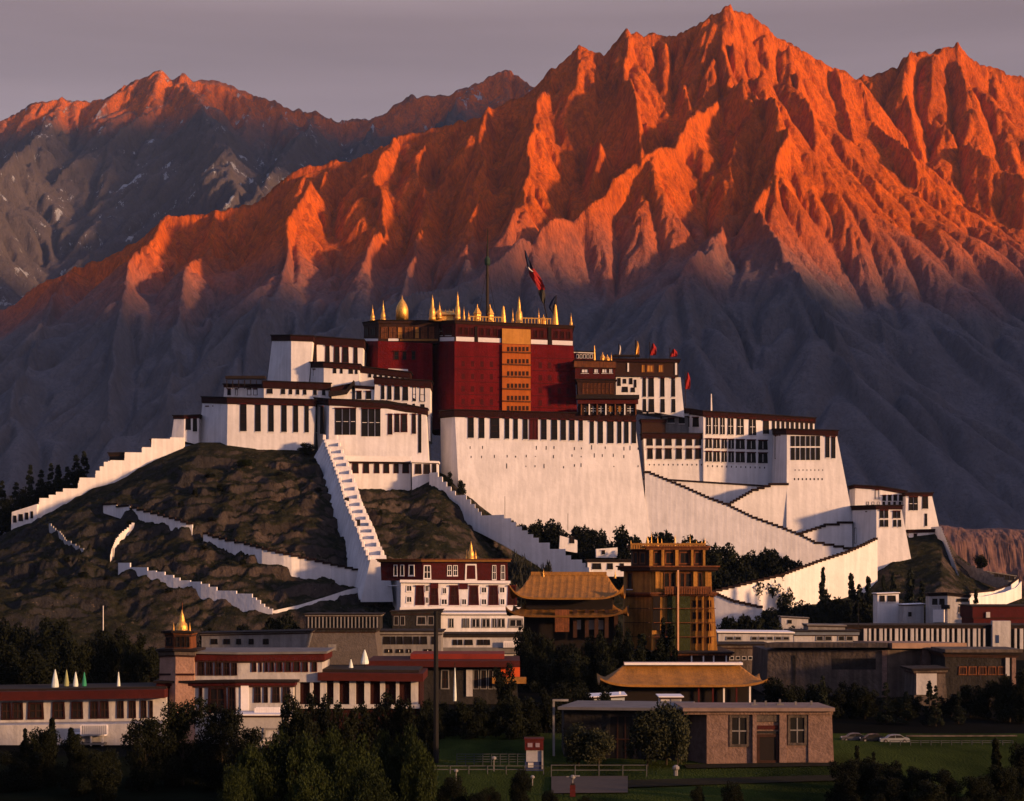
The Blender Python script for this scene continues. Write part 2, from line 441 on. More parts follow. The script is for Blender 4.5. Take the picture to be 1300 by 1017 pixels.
class MB:
    def __init__(s): s.v = []; s.f = []; s.m = []
    def poly(s, pts, mi=0):
        n = len(s.v); s.v += [tuple(p) for p in pts]; s.f.append(tuple(range(n, n + len(pts)))); s.m.append(mi)
    def hull(s, lo, hi, mi=0, caps=True):
        """ring lo below ring hi (both counter-clockwise or both clockwise)"""
        n = len(s.v); k = len(lo); s.v += [tuple(p) for p in lo] + [tuple(p) for p in hi]
        for i in range(k):
            j = (i + 1) % k
            s.f.append((n + i, n + j, n + k + j, n + k + i)); s.m.append(mi)
        if caps:
            s.f.append(tuple(n + i for i in reversed(range(k)))); s.m.append(mi)
            s.f.append(tuple(n + k + i for i in range(k))); s.m.append(mi)
    def box(s, c, d, mi=0, rz=0, taper=1.0):
        cx, cy, cz = c; hx, hy, hz = d[0] / 2, d[1] / 2, d[2] / 2
        ca, sa = math.cos(rz), math.sin(rz)
        def q(x, y, z): return (cx + x * ca - y * sa, cy + x * sa + y * ca, cz + z)
        lo = [q(-hx, -hy, -hz), q(hx, -hy, -hz), q(hx, hy, -hz), q(-hx, hy, -hz)]
        hi = [q(-hx * taper, -hy * taper, hz), q(hx * taper, -hy * taper, hz), q(hx * taper, hy * taper, hz), q(-hx * taper, hy * taper, hz)]
        s.hull(lo, hi, mi)
    def lathe(s, c, prof, n=10, mi=0):
        """prof: (radius, height) list from the bottom"""
        rings = []
        for r, h in prof:
            rings.append([(c[0] + r * math.cos(2 * PI * i / n), c[1] + r * math.sin(2 * PI * i / n), c[2] + h) for i in range(n)])
        b = len(s.v)
        for R in rings: s.v += R
        for k in range(len(rings) - 1):
            for i in range(n):
                j = (i + 1) % n
                s.f.append((b + k * n + i, b + k * n + j, b + (k + 1) * n + j, b + (k + 1) * n + i)); s.m.append(mi)
        s.f.append(tuple(b + i for i in reversed(range(n)))); s.m.append(mi)
        s.f.append(tuple(b + (len(rings) - 1) * n + i for i in range(n))); s.m.append(mi)
    def tube(s, pts, r, n=6, mi=0):
        pts = [Vector(p) for p in pts]; b = len(s.v); rr = r if isinstance(r, (list, tuple)) else [r] * len(pts)
        for k, p in enumerate(pts):
            d = (pts[min(k + 1, len(pts) - 1)] - pts[max(k - 1, 0)]).normalized()
            a = d.cross(Vector((0, 1, 0)) if abs(d.y) < .9 else Vector((1, 0, 0))).normalized(); c = d.cross(a)
            for i in range(n):
                q = p + (a * math.cos(2 * PI * i / n) + c * math.sin(2 * PI * i / n)) * rr[k]
                s.v.append(tuple(q))
        for k in range(len(pts) - 1):
            for i in range(n):
                j = (i + 1) % n
                s.f.append((b + k * n + i, b + k * n + j, b + (k + 1) * n + j, b + (k + 1) * n + i)); s.m.append(mi)
        s.f.append(tuple(b + i for i in range(n))); s.m.append(mi)
        s.f.append(tuple(b + (len(pts) - 1) * n + i for i in reversed(range(n)))); s.m.append(mi)
    def build(s, name, mats, parent=None, smooth=False):
        me = bpy.data.meshes.new(name); me.from_pydata(s.v, [], s.f)
        if not isinstance(mats, (list, tuple)): mats = [mats]
        for m in mats: me.materials.append(m)
        if len(mats) > 1: me.polygons.foreach_set('material_index', s.m)
        if smooth: me.polygons.foreach_set('use_smooth', [True] * len(s.f))
        bm = bmesh.new(); bm.from_mesh(me); bmesh.ops.recalc_face_normals(bm, faces=bm.faces[:]); bm.to_mesh(me); bm.free()
        o = bpy.data.objects.new(name, me); COL.objects.link(o)
        if parent is not None:
            # an Empty parent without rotation: keep world coordinates by shifting the mesh
            wl = WORLD_LOC.get(parent.name, Vector((0, 0, 0)))
            me.transform(__import__('mathutils').Matrix.Translation(-wl))
            o.parent = parent; WORLD_LOC[o.name] = wl
        return o
WORLD_LOC = {}
def empty(name, loc, label=None, cat=None, group=None):
    o = bpy.data.objects.new(name, None); COL.objects.link(o); o.location = loc; o.empty_display_size = 2
    WORLD_LOC[o.name] = Vector(loc)
    o['kind'] = 'thing'
    return tag(o, label, cat, group)

class Face:
    def __init__(s, bl, br, tr, tl):
        s.bl, s.br, s.tr, s.tl = bl, br, tr, tl
        s.u = (br - bl).normalized(); s.w = (tl - bl).normalized()
        s.n = s.u.cross(s.w).normalized()
        if s.n.y > 0: s.n = -s.n
    def hit(s, px, py):
        o = Vector((0, 0, CZ)); d = P(px, py, 1.0) - o
        t = (s.bl - o).dot(s.n) / d.dot(s.n)
        return o + d * t

def offset_poly(pts, d):
    """pts: ring of Vectors seen from above, counter-clockwise; grow outwards by d"""
    n = len(pts); out = []
    for i in range(n):
        a, b, c = pts[i - 1], pts[i], pts[(i + 1) % n]
        e1 = Vector((b.x - a.x, b.y - a.y)); e2 = Vector((c.x - b.x, c.y - b.y))
        if e1.length < 1e-6 or e2.length < 1e-6: out.append(b.copy()); continue
        e1.normalize(); e2.normalize()
        n1 = Vector((e1.y, -e1.x)); n2 = Vector((e2.y, -e2.x))
        m = n1 + n2
        if m.length < 1e-3: m = n1
        m.normalize(); k = d / max(.4, m.dot(n1))
        out.append(Vector((b.x + m.x * k, b.y + m.y * k, b.z)))
    return out

class Bld:
    """battered wall block.  corners left to right: (x_top, y_top, x_bottom, y_bottom, distance)"""
    def __init__(s, name, label, corners, D=14, wall=None, cat='building', band=7, bandm=None, proud=.45, batter=.035, root=None, roof=1.0, roofm=None, part='wall'):
        wall = wall or WHITE; bandm = bandm or MAROON
        T = [P(c[0], c[1], c[4]) for c in corners]
        Bm = [P(c[2], c[3], c[4]) for c in corners]
        for t, b in zip(T, Bm): b.y -= (t.z - b.z) * batter; 
        Bm = [Vector((X(c[2], b.y), b.y, Z(c[3], b.y))) for c, b in zip(corners, Bm)]
        if root is None and max(c[4] for c in corners) < 632:      # town buildings stand on the plain
            for b in Bm: b.z = -.5
        s.T, s.B = T, Bm
        if root is None:
            base = sum(Bm, Vector()) / len(Bm); s.root = empty(name, base, label, cat)
        else: s.root = root
        Tb = [T[-1] + Vector((0, D, 0)), T[0] + Vector((0, D, 0))]
        if T[0].y > T[-1].y + 5 and len(T) > 2: Tb = [T[-1] + Vector((0, D, 0)), T[0] + Vector((0, max(2, D - (T[0].y - T[-1].y)), 0))]
        Bb = [Vector((Bm[-1].x, Tb[0].y, Bm[-1].z)), Vector((Bm[0].x, Tb[1].y, Bm[0].z))]
        mb = MB(); mb.hull(Bm + Bb, T + Tb); s.wall = mb.build(part, wall, s.root)
        s.faces = [Face(Bm[i], Bm[i + 1], T[i + 1], T[i]) for i in range(len(T) - 1)]
        s.ring = T + Tb
        if band:
            hs = [band * p.y / F for p in s.ring]
            lo = [p - Vector((0, 0, .02)) for p in offset_poly(s.ring, proud)]
            hi = [p + Vector((0, 0, h)) for p, h in zip(offset_poly(s.ring, proud), hs)]
            mb = MB(); mb.hull(lo, hi); mb.build('frieze', bandm, s.root)
            # beam-end course under the frieze: a thin pale line of pegs
            lo2 = [p - Vector((0, 0, .32)) for p in offset_poly(s.ring, proud * .55)]
            hi2 = [p - Vector((0, 0, .021)) for p in offset_poly(s.ring, proud * .55)]
            mb = MB(); mb.hull(lo2, hi2); mb.build('beam_course', WOODD, s.root)
            if roof:
                lo = [p + Vector((0, 0, h - .01)) for p, h in zip(offset_poly(s.ring, proud + .45), hs)]
                hi = [p + Vector((0, 0, .38 * roof)) for p in lo]
                mb = MB(); mb.hull(lo, hi); mb.build('roof', roofm or BLACKR, s.root)
    def win(s, x0, y0, x1, y1, f=-1, mull=(1, 1), fm=None, pm=None, can=True, sill=True, taper=.06, fw=.13, mm=None, name='window'):
        F_ = s.faces[f]
        tl, tr, br, bl = (F_.hit(x0, y0), F_.hit(x1, y0), F_.hit(x1, y1), F_.hit(x0, y1))
        n = F_.n
        def pt(a, b, o):
            a = .5 + (a - .5) * (1 + taper * (1 - b) * 2)
            return bl * (1 - a) * (1 - b) + br * a * (1 - b) + tr * a * b + tl * (1 - a) * b + n * o
        W = (tr - tl).length; H = (tl - bl).length
        fa = min(.3, fw); fb = min(.2, fw * W / max(H, .1))
        mb = MB()
        def bar(a0, b0, a1, b1, o0, o1, mi):
            lo = [pt(a0, b0, o0), pt(a1, b0, o0), pt(a1, b0, o1), pt(a0, b0, o1)]
            hi = [pt(a0, b1, o0), pt(a1, b1, o0), pt(a1, b1, o1), pt(a0, b1, o1)]
            mb.hull(lo, hi, mi)
        bar(0, 0, fa, 1, -.03, .2, 0); bar(1 - fa, 0, 1, 1, -.03, .2, 0)
        bar(fa, 0, 1 - fa, fb, -.03, .197, 0); bar(fa, 1 - fb, 1 - fa, 1, -.03, .197, 0)
        for i in range(1, mull[0] + 1):
            a = fa + (1 - 2 * fa) * i / (mull[0] + 1); h = min(.035, .09 / max(W, .2))
            bar(a - h, fb, a + h, 1 - fb, .02, .12, 1)
        for i in range(1, mull[1] + 1):
            b = fb + (1 - 2 * fb) * i / (mull[1] + 1); h = min(.03, .10 / max(H, .2))
            bar(fa, b - h, 1 - fa, b + h, .021, .13, 1)
        if can:
            h = min(.12, .32 / max(H, .2)); bar(-.07, 1 - h * .4, 1.07, 1 + h, -.02, .62, 2)
        if sill:
            h = min(.08, .22 / max(H, .2)); bar(-.02, -h, 1.02, 0, -.02, .30, 3)
        o = mb.build(name, [fm or DARK, mm or WOODD, MAROON2, TRIM], s.root)
        mb = MB(); mb.hull([pt(fa, fb, -.02), pt(1 - fa, fb, -.02), pt(1 - fa, fb, .05), pt(fa, fb, .05)],
                           [pt(fa, 1 - fb, -.02), pt(1 - fa, 1 - fb, -.02), pt(1 - fa, 1 - fb, .05), pt(fa, 1 - fb, .05)])
        mb.build('pane', pm or GLASS, o)
        return o
    def row(s, xs, y0, y1, f=-1, sl=0.0, xr=None, **k):
        xr = xs[0][0] if xr is None else xr
        for a, b in xs:
            d = sl * ((a + b) / 2 - xr)
            s.win(a, y0 + d, b, y1 + d, f, **k)
    def slab(s, name, x0, y0, x1, y1, m, f=-1, o0=-.05, o1=.3, sl=0.0):
        """a flat panel or ledge standing on the wall face"""
        F_ = s.faces[f]; n = F_.n
        d = sl * (x1 - x0)
        q = [F_.hit(x0, y1), F_.hit(x1, y1 + d), F_.hit(x1, y0 + d), F_.hit(x0, y0)]
        mb = MB(); mb.hull([q[0] + n * o0, q[1] + n * o0, q[1] + n * o1, q[0] + n * o1], [q[3] + n * o0, q[2] + n * o0, q[2] + n * o1, q[3] + n * o1])
        return mb.build(name, m, s.root)
def even(x0, x1, n, fill=.55):
    w = (x1 - x0) / n
    return [(x0 + w * (i + .5 - fill / 2), x0 + w * (i + .5 + fill / 2)) for i in range(n)]

def finial(root, px, y0, y1, Y, kind, wpx, name='gilded_finial', m=None):
    """gilded roof ornament: y0 top, y1 base in the photo, wpx base width"""
    b = P(px, y1, Y); H = (y1 - y0) * Y / F; R = wpx * Y / F / 2
    mb = MB()
    if kind == 'spire':
        pr = [(1, 0), (1, .10), (.75, .12), (.82, .25), (.62, .38), (.45, .42), (.40, .55), (.22, .66), (.26, .69), (.12, .76), (.05, 1)]
    elif kind == 'bell':
        pr = [(1, 0), (1, .42), (.92, .52), (.78, .62), (.5, .74), (.22, .84), (.12, .88), (.03, 1)]
    elif kind == 'stupa':
        pr = [(1, 0), (1, .12), (.85, .14), (.9, .3), (.75, .44), (.5, .5), (.42, .62), (.3, .78), (.16, .86), (.03, 1)]
    elif kind == 'obelisk':
        pr = [(1, 0), (.95, .1), (.5, .75), (.25, .95), (.04, 1)]
    if kind == 'gable':
        n = 4; pr = [(1.25, 0), (1.25, .08), (1.0, .1), (1.0, .42), (1.2, .46), (.55, .72), (.16, .84), (.04, 1)]
        mb.lathe((b.x, b.y, b.z - .3), [(r * R, h * (H + .3)) for r, h in pr], 4)
    else:
        mb.lathe((b.x, b.y, b.z - .3), [(r * R, h * (H + .3)) for r, h in pr], 10)
    return mb.build(name, m or GOLD, root, smooth=(kind not in ('gable', 'obelisk')))
# ------------------------------------------------------------------ the palace hill
HT = np.array([(-220, 735), (-80, 706), (0, 680), (15, 671), (50, 655), (80, 636), (97, 624), (121, 614), (146, 607), (176, 589), (209, 575), (234, 566), (253, 560), (290, 560), (330, 565), (397, 566),
  (425, 592), (440, 606), (520, 612), (548, 594), (575, 605), (600, 622), (622, 640), (650, 664), (700, 686), (800, 693), (900, 712), (1000, 722),
  (1090, 714), (1130, 672), (1195, 670), (1214, 702), (1245, 724), (1295, 748), (1345, 775), (1420, 800), (1560, 815)], float)
YT, YB = 790.0, 640.0
def hill_z(x, y):
    """height of the hill above the plain (numpy arrays or numbers)"""
    x = np.asarray(x, float); y = np.asarray(y, float)
    px = 650 + x * F / np.clip(y, 560, 840)
    top = CZ + (HZ - np.interp(px, HT[:, 0], HT[:, 1])) * YT / F
    yb = YB + 8 * np.sin(px / 90.0) + np.interp(px, [-200, 0, 150, 420, 640, 800, 890, 1150, 1215, 1400], [-30, -20, -14, 0, 4, 20, 52, 52, 18, 30])
    t = np.clip((y - yb) / (YT - yb), 0, 1.0)
    back = np.clip((y - 850) / 120, 0, 1)
    g = t ** .93
    z = top * g * (1 - back) ** 1.5
    a = np.clip(t * 6, 0, 1) * np.clip((1.0 - t) * 4.5, 0, 1)
    rk = np.interp(px, [0, 60, 150, 420, 600, 700, 1100, 1300], [1.2, 1.35, 1.1, 1.2, .8, .4, .4, .6])
    n = fbm(x / 34.0, y / 22.0, 5, 71, rg=True)
    n2 = fbm(x / 13.0, y / 10.0, 5, 77, rg=True, gain=.6)
    n3 = fbm(x / 26.0 + 9, y / 15.0, 4, 91, rg=True); cr = np.clip(n3 - .12, 0, 1) * 2.2   # rock outcrops standing proud
    z = z + a * rk * (n * 3.6 + n2 * 2.0 + np.minimum(cr, .75) * 4.4)
    # rock terraces
    h = 8.0; fr = (z + 16 * fbm(x / 70.0, y / 50.0, 4, 5)) / h; q = fr - np.floor(fr)
    st = np.clip((q - .55) / .3, 0, 1); st = st * st * (3 - 2 * st)
    z = z + a * rk * (.15 + .7 * np.clip(fbm(x / 60.0, y / 60.0, 3, 41) + .3, 0, 1)) * (st - q) * h * .55
    return z
def onhill(px, py, y0=600.0, y1=835.0):
    """first point of the hill (or plain) on the sight line through a photo pixel"""
    ys = np.arange(y0, y1, .5)
    zs = CZ + (HZ - py) * ys / F; xs = (px - 650) * ys / F
    h = hill_z(xs, ys)
    i = np.argmax(h >= zs)
    if h[i] < zs[i]: i = len(ys) - 1 if zs[-1] < 200 and py < 735 else np.argmin(np.abs(zs))
    return Vector((xs[i], ys[i], zs[i]))

def hill_mat():
    m = bpy.data.materials.new('hill_rock_and_turf'); m.use_nodes = True
    t = m.node_tree; b = t.nodes['Principled BSDF']; b.inputs['Roughness'].default_value = .95; b.inputs['Specular IOR Level'].default_value = .05
    tc = t.nodes.new('ShaderNodeTexCoord'); geo = t.nodes.new('ShaderNodeNewGeometry')
    def noise(sc, det=7, st=(1, 1, 1), r=.65):
        mp = t.nodes.new('ShaderNodeMapping'); mp.inputs['Scale'].default_value = st
        n = t.nodes.new('ShaderNodeTexNoise'); n.inputs['Scale'].default_value = sc; n.inputs['Detail'].default_value = det; n.inputs['Roughness'].default_value = r
        t.links.new(tc.outputs['Object'], mp.inputs[0]); t.links.new(mp.outputs[0], n.inputs['Vector']); return n.outputs['Fac']
    def rng(v, a, b_):
        q = t.nodes.new('ShaderNodeMapRange'); q.interpolation_type = 'SMOOTHSTEP'; q.inputs['From Min'].default_value = a; q.inputs['From Max'].default_value = b_
        t.links.new(v, q.inputs['Value']); return q.outputs[0]
    def op(o, a, b_):
        q = t.nodes.new('ShaderNodeMath'); q.operation = o
        for i, v in enumerate((a, b_)):
            if isinstance(v, (int, float)): q.inputs[i].default_value = v
            else: t.links.new(v, q.inputs[i])
        return q.outputs[0]
    def mix(f, a, b_):
        q = t.nodes.new('ShaderNodeMix'); q.data_type = 'RGBA'; t.links.new(f, q.inputs[0])
        for i, v in ((6, a), (7, b_)):
            if isinstance(v, tuple): q.inputs[i].default_value = (*v, 1)
            else: t.links.new(v, q.inputs[i])
        return q.outputs[2]
    sn = t.nodes.new('ShaderNodeSeparateXYZ'); t.links.new(geo.outputs['Normal'], sn.inputs[0])
    sp = t.nodes.new('ShaderNodeSeparateXYZ'); t.links.new(geo.outputs['Position'], sp.inputs[0])
    rock = mix(rng(noise(.06), .35, .65), (.034, .028, .027), (.088, .066, .057))
    grey = rng(op('ADD', op('MULTIPLY', sp.outputs['X'], -.01), op('MULTIPLY', noise(.02), .8)), 1.35, 2.1)
    rock = mix(grey, rock, (.032, .030, .032))
    grass = mix(rng(noise(.25), .35, .65), (.011, .013, .007), (.027, .025, .014))
    fl = rng(op('ADD', sn.outputs['Z'], op('MULTIPLY', op('SUBTRACT', noise(.07), .5), 1.0)), .54, .82)
    base = mix(fl, rock, grass)
    cr = rng(noise(.35, 8, (1, 1, .6), .75), .5, .66)
    base = mix(op('MULTIPLY', cr, .75), base, (.010, .008, .007))
    pale = rng(noise(.5, 5), .62, .70)
    base = mix(op('MULTIPLY', pale, .45), base, (.17, .125, .10))
    t.links.new(base, b.inputs['Base Color'])
    bu = t.nodes.new('ShaderNodeBump'); bu.inputs['Strength'].default_value = .9; bu.inputs['Distance'].default_value = 1.0
    t.links.new(op('ADD', op('MULTIPLY', noise(.5, 8, (1, 1, .7), .7), 2.6), op('MULTIPLY', noise(1.6, 5), .5)), bu.inputs['Height'])
    t.links.new(bu.outputs[0], b.inputs['Normal'])
    return m
HILLM = hill_mat()
def build_hill():
    xs = np.arange(-330, 372, .75); ys = np.concatenate([np.arange(606, 800, .65), np.arange(800, 985, 6.0)])
    gx, gy = np.meshgrid(xs, ys)
    z = hill_z(gx, gy) - .6
    px = 650 + gx * F / gy
    o = mesh_np('hill', np.stack([gx.ravel(), gy.ravel(), z.ravel()], 1), grid_faces(len(xs), len(ys)), HILLM)
    tag(o, 'brown rocky hill with turf ledges under the palace', 'hill', kind='structure')
build_hill()
# ------------------------------------------------------------------ palace, west wing
DM = dict(fm=DARK, mull=(0, 2), taper=.03)
b = Bld('white_palace_wing', 'long low white west bastion with a row of tall dark window slots', [(257, 511, 251, 572, 806), (289, 512, 288, 574, 786), (400, 515, 397, 584, 784)], D=26, band=7)
b.row([(305, 313), (324, 331), (341, 347.5), (357.5, 364), (372.5, 378.5), (387, 392)], 513, 547.5, 1, sl=.018, **DM)
b.win(283.3, 512, 289, 534, 0, mull=(0, 1)); b.row([(262, 266), (271, 275)], 516, 528, 0, mull=(0, 0))
b2 = Bld('white_palace_wing', 'white block above the top of the long stair with paired lattice windows', [(400, 512, 404, 575, 790), (418, 514, 417, 600, 780), (491, 516.5, 492, 600, 779), (541, 526, 545, 600, 779)], D=26, band=7)
b2.win(398.5 + 1, 513, 402.5, 549, 0, mull=(0, 2)); b2.win(407, 516, 411, 551, 0, mull=(0, 2))
for x0, x1 in ((425.5, 434), (435, 443.5), (444.5, 452)): b2.win(x0, 518.5, x1, 552, 1, mull=(0, 1), mm=TRIM, taper=.0, sill=False)
for x0, x1 in ((459, 467), (468, 475.5), (476.5, 483)): b2.win(x0, 519, x1, 554, 1, mull=(0, 1), mm=TRIM, taper=.0, sill=False)
for x0, x1, y1 in ((492.5, 498, 552), (501, 507, 549), (509, 517, 549), (523, 528, 551)): b2.win(x0, 526, x1, y1, 2, mull=(0, 1), fm=MAROON2)
b2.win(531, 526, 535, 575, 2, mull=(0, 3), taper=.0)
b3 = Bld('white_palace_annex', 'low white annex with seven dark openings under a pale canopy at the stair head', [(433, 586, 431, 640, 774), (521, 588, 522, 645, 774)], D=9, band=0)
b3.slab('canopy', 431, 579, 522, 586, TRIM, 0, -.1, 2.2, sl=.012)
b3.slab('beam_course', 433, 586, 521, 588, WOODD, 0, -.1, .9, sl=.012)
b3.row([(436, 441.5), (447, 455), (461, 468.5), (475, 481.5), (487, 494), (500, 506), (511, 519)], 588, 601, 0, fm=MAROON2, mull=(0, 0), can=False, sill=False)
b3b = Bld('white_gatehouse', 'small white porch with two dark arched doorways right of the seven openings', [(523, 587, 523, 640, 770), (556, 588, 556, 640, 770)], D=10, band=2.5, bandm=TRIM, roof=0)
b3b.row([(527, 535), (538, 546), (548.5, 554)], 589, 602, 0, mull=(1, 0), can=False, fm=WOODD)
t3 = Bld('white_palace_tower', 'tall battered white tower topped by a dark band at the upper left of the palace', [(345.5, 432, 337.5, 500, 822), (369.6, 432, 369.6, 500, 806), (397, 433, 391, 500, 806)], D=22, band=6)
t3.win(361, 434, 366.5, 452, 0, mull=(0, 1), taper=-.12)
t4 = Bld('white_palace_wing', 'upper white wing with dark window slots between the left tower and the red palace', [(396, 436, 395, 490, 812), (461, 441, 460, 490, 812)], D=20, band=9)
t4.row([(396.5, 402), (413, 418.5), (424, 431), (434.5, 442.5), (449, 454)], 438, 459, 0, sl=.05, fm=MAROON2, mull=(0, 1))
t5 = Bld('white_palace_wing', 'plain white block with a row of small windows below the upper left wing', [(395, 466, 392, 505, 806), (411, 466, 411, 505, 798), (456, 469, 456, 515, 798)], D=18, band=6)
t5.row([(423, 427), (432, 435), (443, 448), (451, 454)], 467, 474, 1, sl=.03, mull=(0, 0), sill=False)
t5.win(398, 469, 401, 477, 0, mull=(0, 0))
t6 = Bld('white_palace_wing', 'white wing with six tall windows tucked against the left foot of the red palace', [(476, 487, 474, 535, 791), (546, 492, 546, 560, 789)], D=20, band=8)
t6.row([(484, 488), (492, 497), (501, 507.5), (511.5, 518), (524, 528), (533, 539.5)], 489, 507, 0, sl=.06, mull=(0, 1))
t6.row([(501, 506), (511, 517), (524, 527), (534, 539)], 511, 516, 0, sl=.06, mull=(0, 0), can=False)
t6b = Bld('palace_terrace', 'stepped dark red terrace wall rising behind the white wing left of the red palace', [(455, 472, 455, 492, 803), (520, 480, 520, 492, 801)], D=14, band=7)
t6b.row(even(466, 515, 7, .5), 474, 479, 0, sl=.12, mull=(0, 0), can=False, sill=False)
t7 = Bld('white_palace_wing', 'small white house with a dark roof terrace at the far left of the palace', [(285, 491, 283, 512, 812), (337, 492, 337, 512, 804)], D=12, band=3)
t7.row([(289, 293), (299, 302), (314, 319), (322, 327)], 494, 502, 0, mull=(0, 0))
mb = MB()
for k in range(7):
    p = P(288 + 7.5 * k, 484, 806); mb.box((p.x, p.y, p.z - 1.5), (.35, .35, 4), 0)
p = P(312, 479.5, 806); mb.box((p.x, p.y, p.z), (18.5, 4, 1.3), 0); mb.build('veranda', BLACKR, t7.root)
t8 = Bld('white_palace_wing', 'narrow white wing with a strip of small windows under a dark red roof', [(335, 492, 335, 512, 799), (419, 495, 419, 512, 797)], D=10, band=8)
t8.row([(339, 346), (357, 362), (367, 371), (376, 380), (385, 389), (398, 402), (409, 413)], 493.5, 500, 0, sl=.03, mull=(0, 0), can=False)
t9 = Bld('white_palace_wing', 'little white pavilion with a dark upturned roof above the lattice windows', [(421, 498, 421, 515, 794), (447, 492, 447, 515, 794)], D=9, band=5)
t9b = Bld('white_palace_wing', 'little white block with two dark windows beside the upturned roof', [(451, 492, 451, 512, 793), (477, 494, 477, 522, 792)], D=9, band=2)
t9b.row([(453, 459), (465, 471)], 497, 507, 0, mull=(0, 0))
mb = MB(); q = [P(417, 503, 792), P(440, 500, 792), P(449, 488, 792)]
for a, c in zip(q[:-1], q[1:]): mb.hull([a, c, c + Vector((0, 9, 0)), a + Vector((0, 9, 0))], [a + Vector((0, 0, 2.2)), c + Vector((0, 0, 2)), c + Vector((0, 9, 2)), a + Vector((0, 9, 2.2))])
mb.build('upturned_roof', BLACKR, t9.root)
tl = Bld('white_outbuilding', 'small white house with a dark porch at the top of the skyline wall', [(221, 531, 217, 560, 800), (234, 531, 233, 560, 798), (252, 530, 252, 565, 800)], D=10, band=3)
tl.win(236, 531, 242, 546, 1, mull=(0, 0)); tl.win(245, 531, 250, 548, 1, mull=(0, 0))
# ------------------------------------------------------------------ red palace
rp = Bld('red_palace', 'great dark red central palace block with a long orange awning down its middle', [(548, 434, 546, 545, 826), (577, 433, 577, 545, 800), (728, 439, 734, 545, 801)], D=62, wall=REDW, band=0)
for f, seq in ((1, [(577, 433, 728, 439)]),):
    pass
up = Bld('x', None, [(549, 411, 548, 434, 826.5), (578.5, 410, 578, 433, 801), (727, 417, 727.5, 439, 802)], D=60, wall=MAROON2, band=2.5, root=rp.root, part='upper_storey', roofm=WOODD, batter=.0, bandm=WOODD)
for x0, x1 in ((579, 602), (607, 636), (674, 695), (701, 727)):
    up.slab('white_sill', x0, 427.5 + (x0 - 577) * .038, x1, 433 + (x0 - 577) * .038, TRIM, 1, -.05, .5, sl=.038)
up.slab('white_sill', 552, 428.5, 577, 433.5, TRIM, 0, -.05, .5, sl=-.02)
for x0, x1 in ((603, 606), (696, 700)): up.slab('column', x0, 414.5, x1, 438, DARK, 1, -.05, .35)
for x in (585, 592, 599, 612, 620, 629, 680, 688, 706, 714, 722): up.win(x - 2.2, 415 + (x - 577) * .04, x + 2.2, 425 + (x - 577) * .04, 1, mull=(0, 0), can=False, sill=False, fm=MAROON2, pm=MAROON)
up.win(555, 415, 562, 426, 0, mull=(1, 1), mm=TRIM, fm=WOODD); up.win(566, 415, 573, 426, 0, mull=(1, 1), fm=WOODD)
rp.slab('awning', 637.5, 437, 673.5, 522, ORANGE, 1, -.05, .9, sl=.038)
up.slab('awning_top', 637.5, 417.5, 673.5, 436.5, OCHRE, 1, -.05, 1.25, sl=.038)
for y in (442, 457.5, 473, 488.5, 504, 517):
    rp.slab('awning_ledge', 638, y + 4.5, 674.5, y + 6, WOODR, 1, .8, 1.5, sl=.03)
    for i, (a, c) in enumerate(even(643, 672, 6, .6)):
        rp.slab('awning_window', a, y - 1.2, c, y + 4.2, WOODD, 1, .8, 1.05, sl=.03)
for y in (452, 468, 484, 500, 515):       # faint storey courses and shuttered windows on the red wall
    for x0, x1 in ((578.5, 636.5), (676, 731)):
        rp.slab('storey_course', x0, y + (x0 - 577) * .02, x1, y + .8 + (x0 - 577) * .02, MAROON2, 1, -.05, .12, sl=.02)
for y in (458, 474, 490, 506):
    for x in (588, 600, 612, 624, 686, 698, 710, 721):
        rp.slab('shutter', x - 2, y + (x - 577) * .02, x + 2, y + 7 + (x - 577) * .02, MAROON2, 1, -.05, .08)
r2 = Bld('red_palace', 'lower dark red west block of the palace with a wooden gallery under its roof', [(462, 432, 458, 485, 838), (480, 433, 479, 485, 816), (549, 436, 549, 500, 815)], D=30, wall=REDW, band=0)
ug = Bld('x', None, [(462, 413, 462, 432, 838), (481, 410, 480.5, 433, 817), (558, 411, 558, 436, 816)], D=28, wall=WOODD, band=3, root=r2.root, part='gallery', batter=0, bandm=WOODD)
for x0, x1, m_ in ((484, 492, WOODR), (494, 503, WOODR), (505, 511, OCHRE), (514, 524, WOODR), (527, 532, OCHRE), (535, 542, WOODR), (545, 551, WOODR)):
    ug.win(x0, 415, x1, 430, 1, mull=(1, 1), fm=WOODR, pm=m_, can=False, sill=False)
for x0, x1 in ((463, 468), (471, 477)): ug.win(x0, 415, x1, 428, 0, mull=(1, 0), fm=WOODD, can=False, sill=False)
ug.slab('white_sill', 463, 430, 480, 433, TRIM, 0, -.05, .4); ug.slab('white_sill', 493, 430, 506, 433, TRIM, 1, -.05, .4)
ug.slab('railing', 508, 430.5, 556, 433, GOLDR, 1, -.05, .5)
r2.row([(500, 506.5), (511, 516), (522.5, 527.5)], 446, 457, 1, mull=(0, 1), fm=MAROON2, sill=False)
r2.slab('white_sill', 493, 468, 518, 470.5, TRIM, 1, -.05, .5, sl=.04)
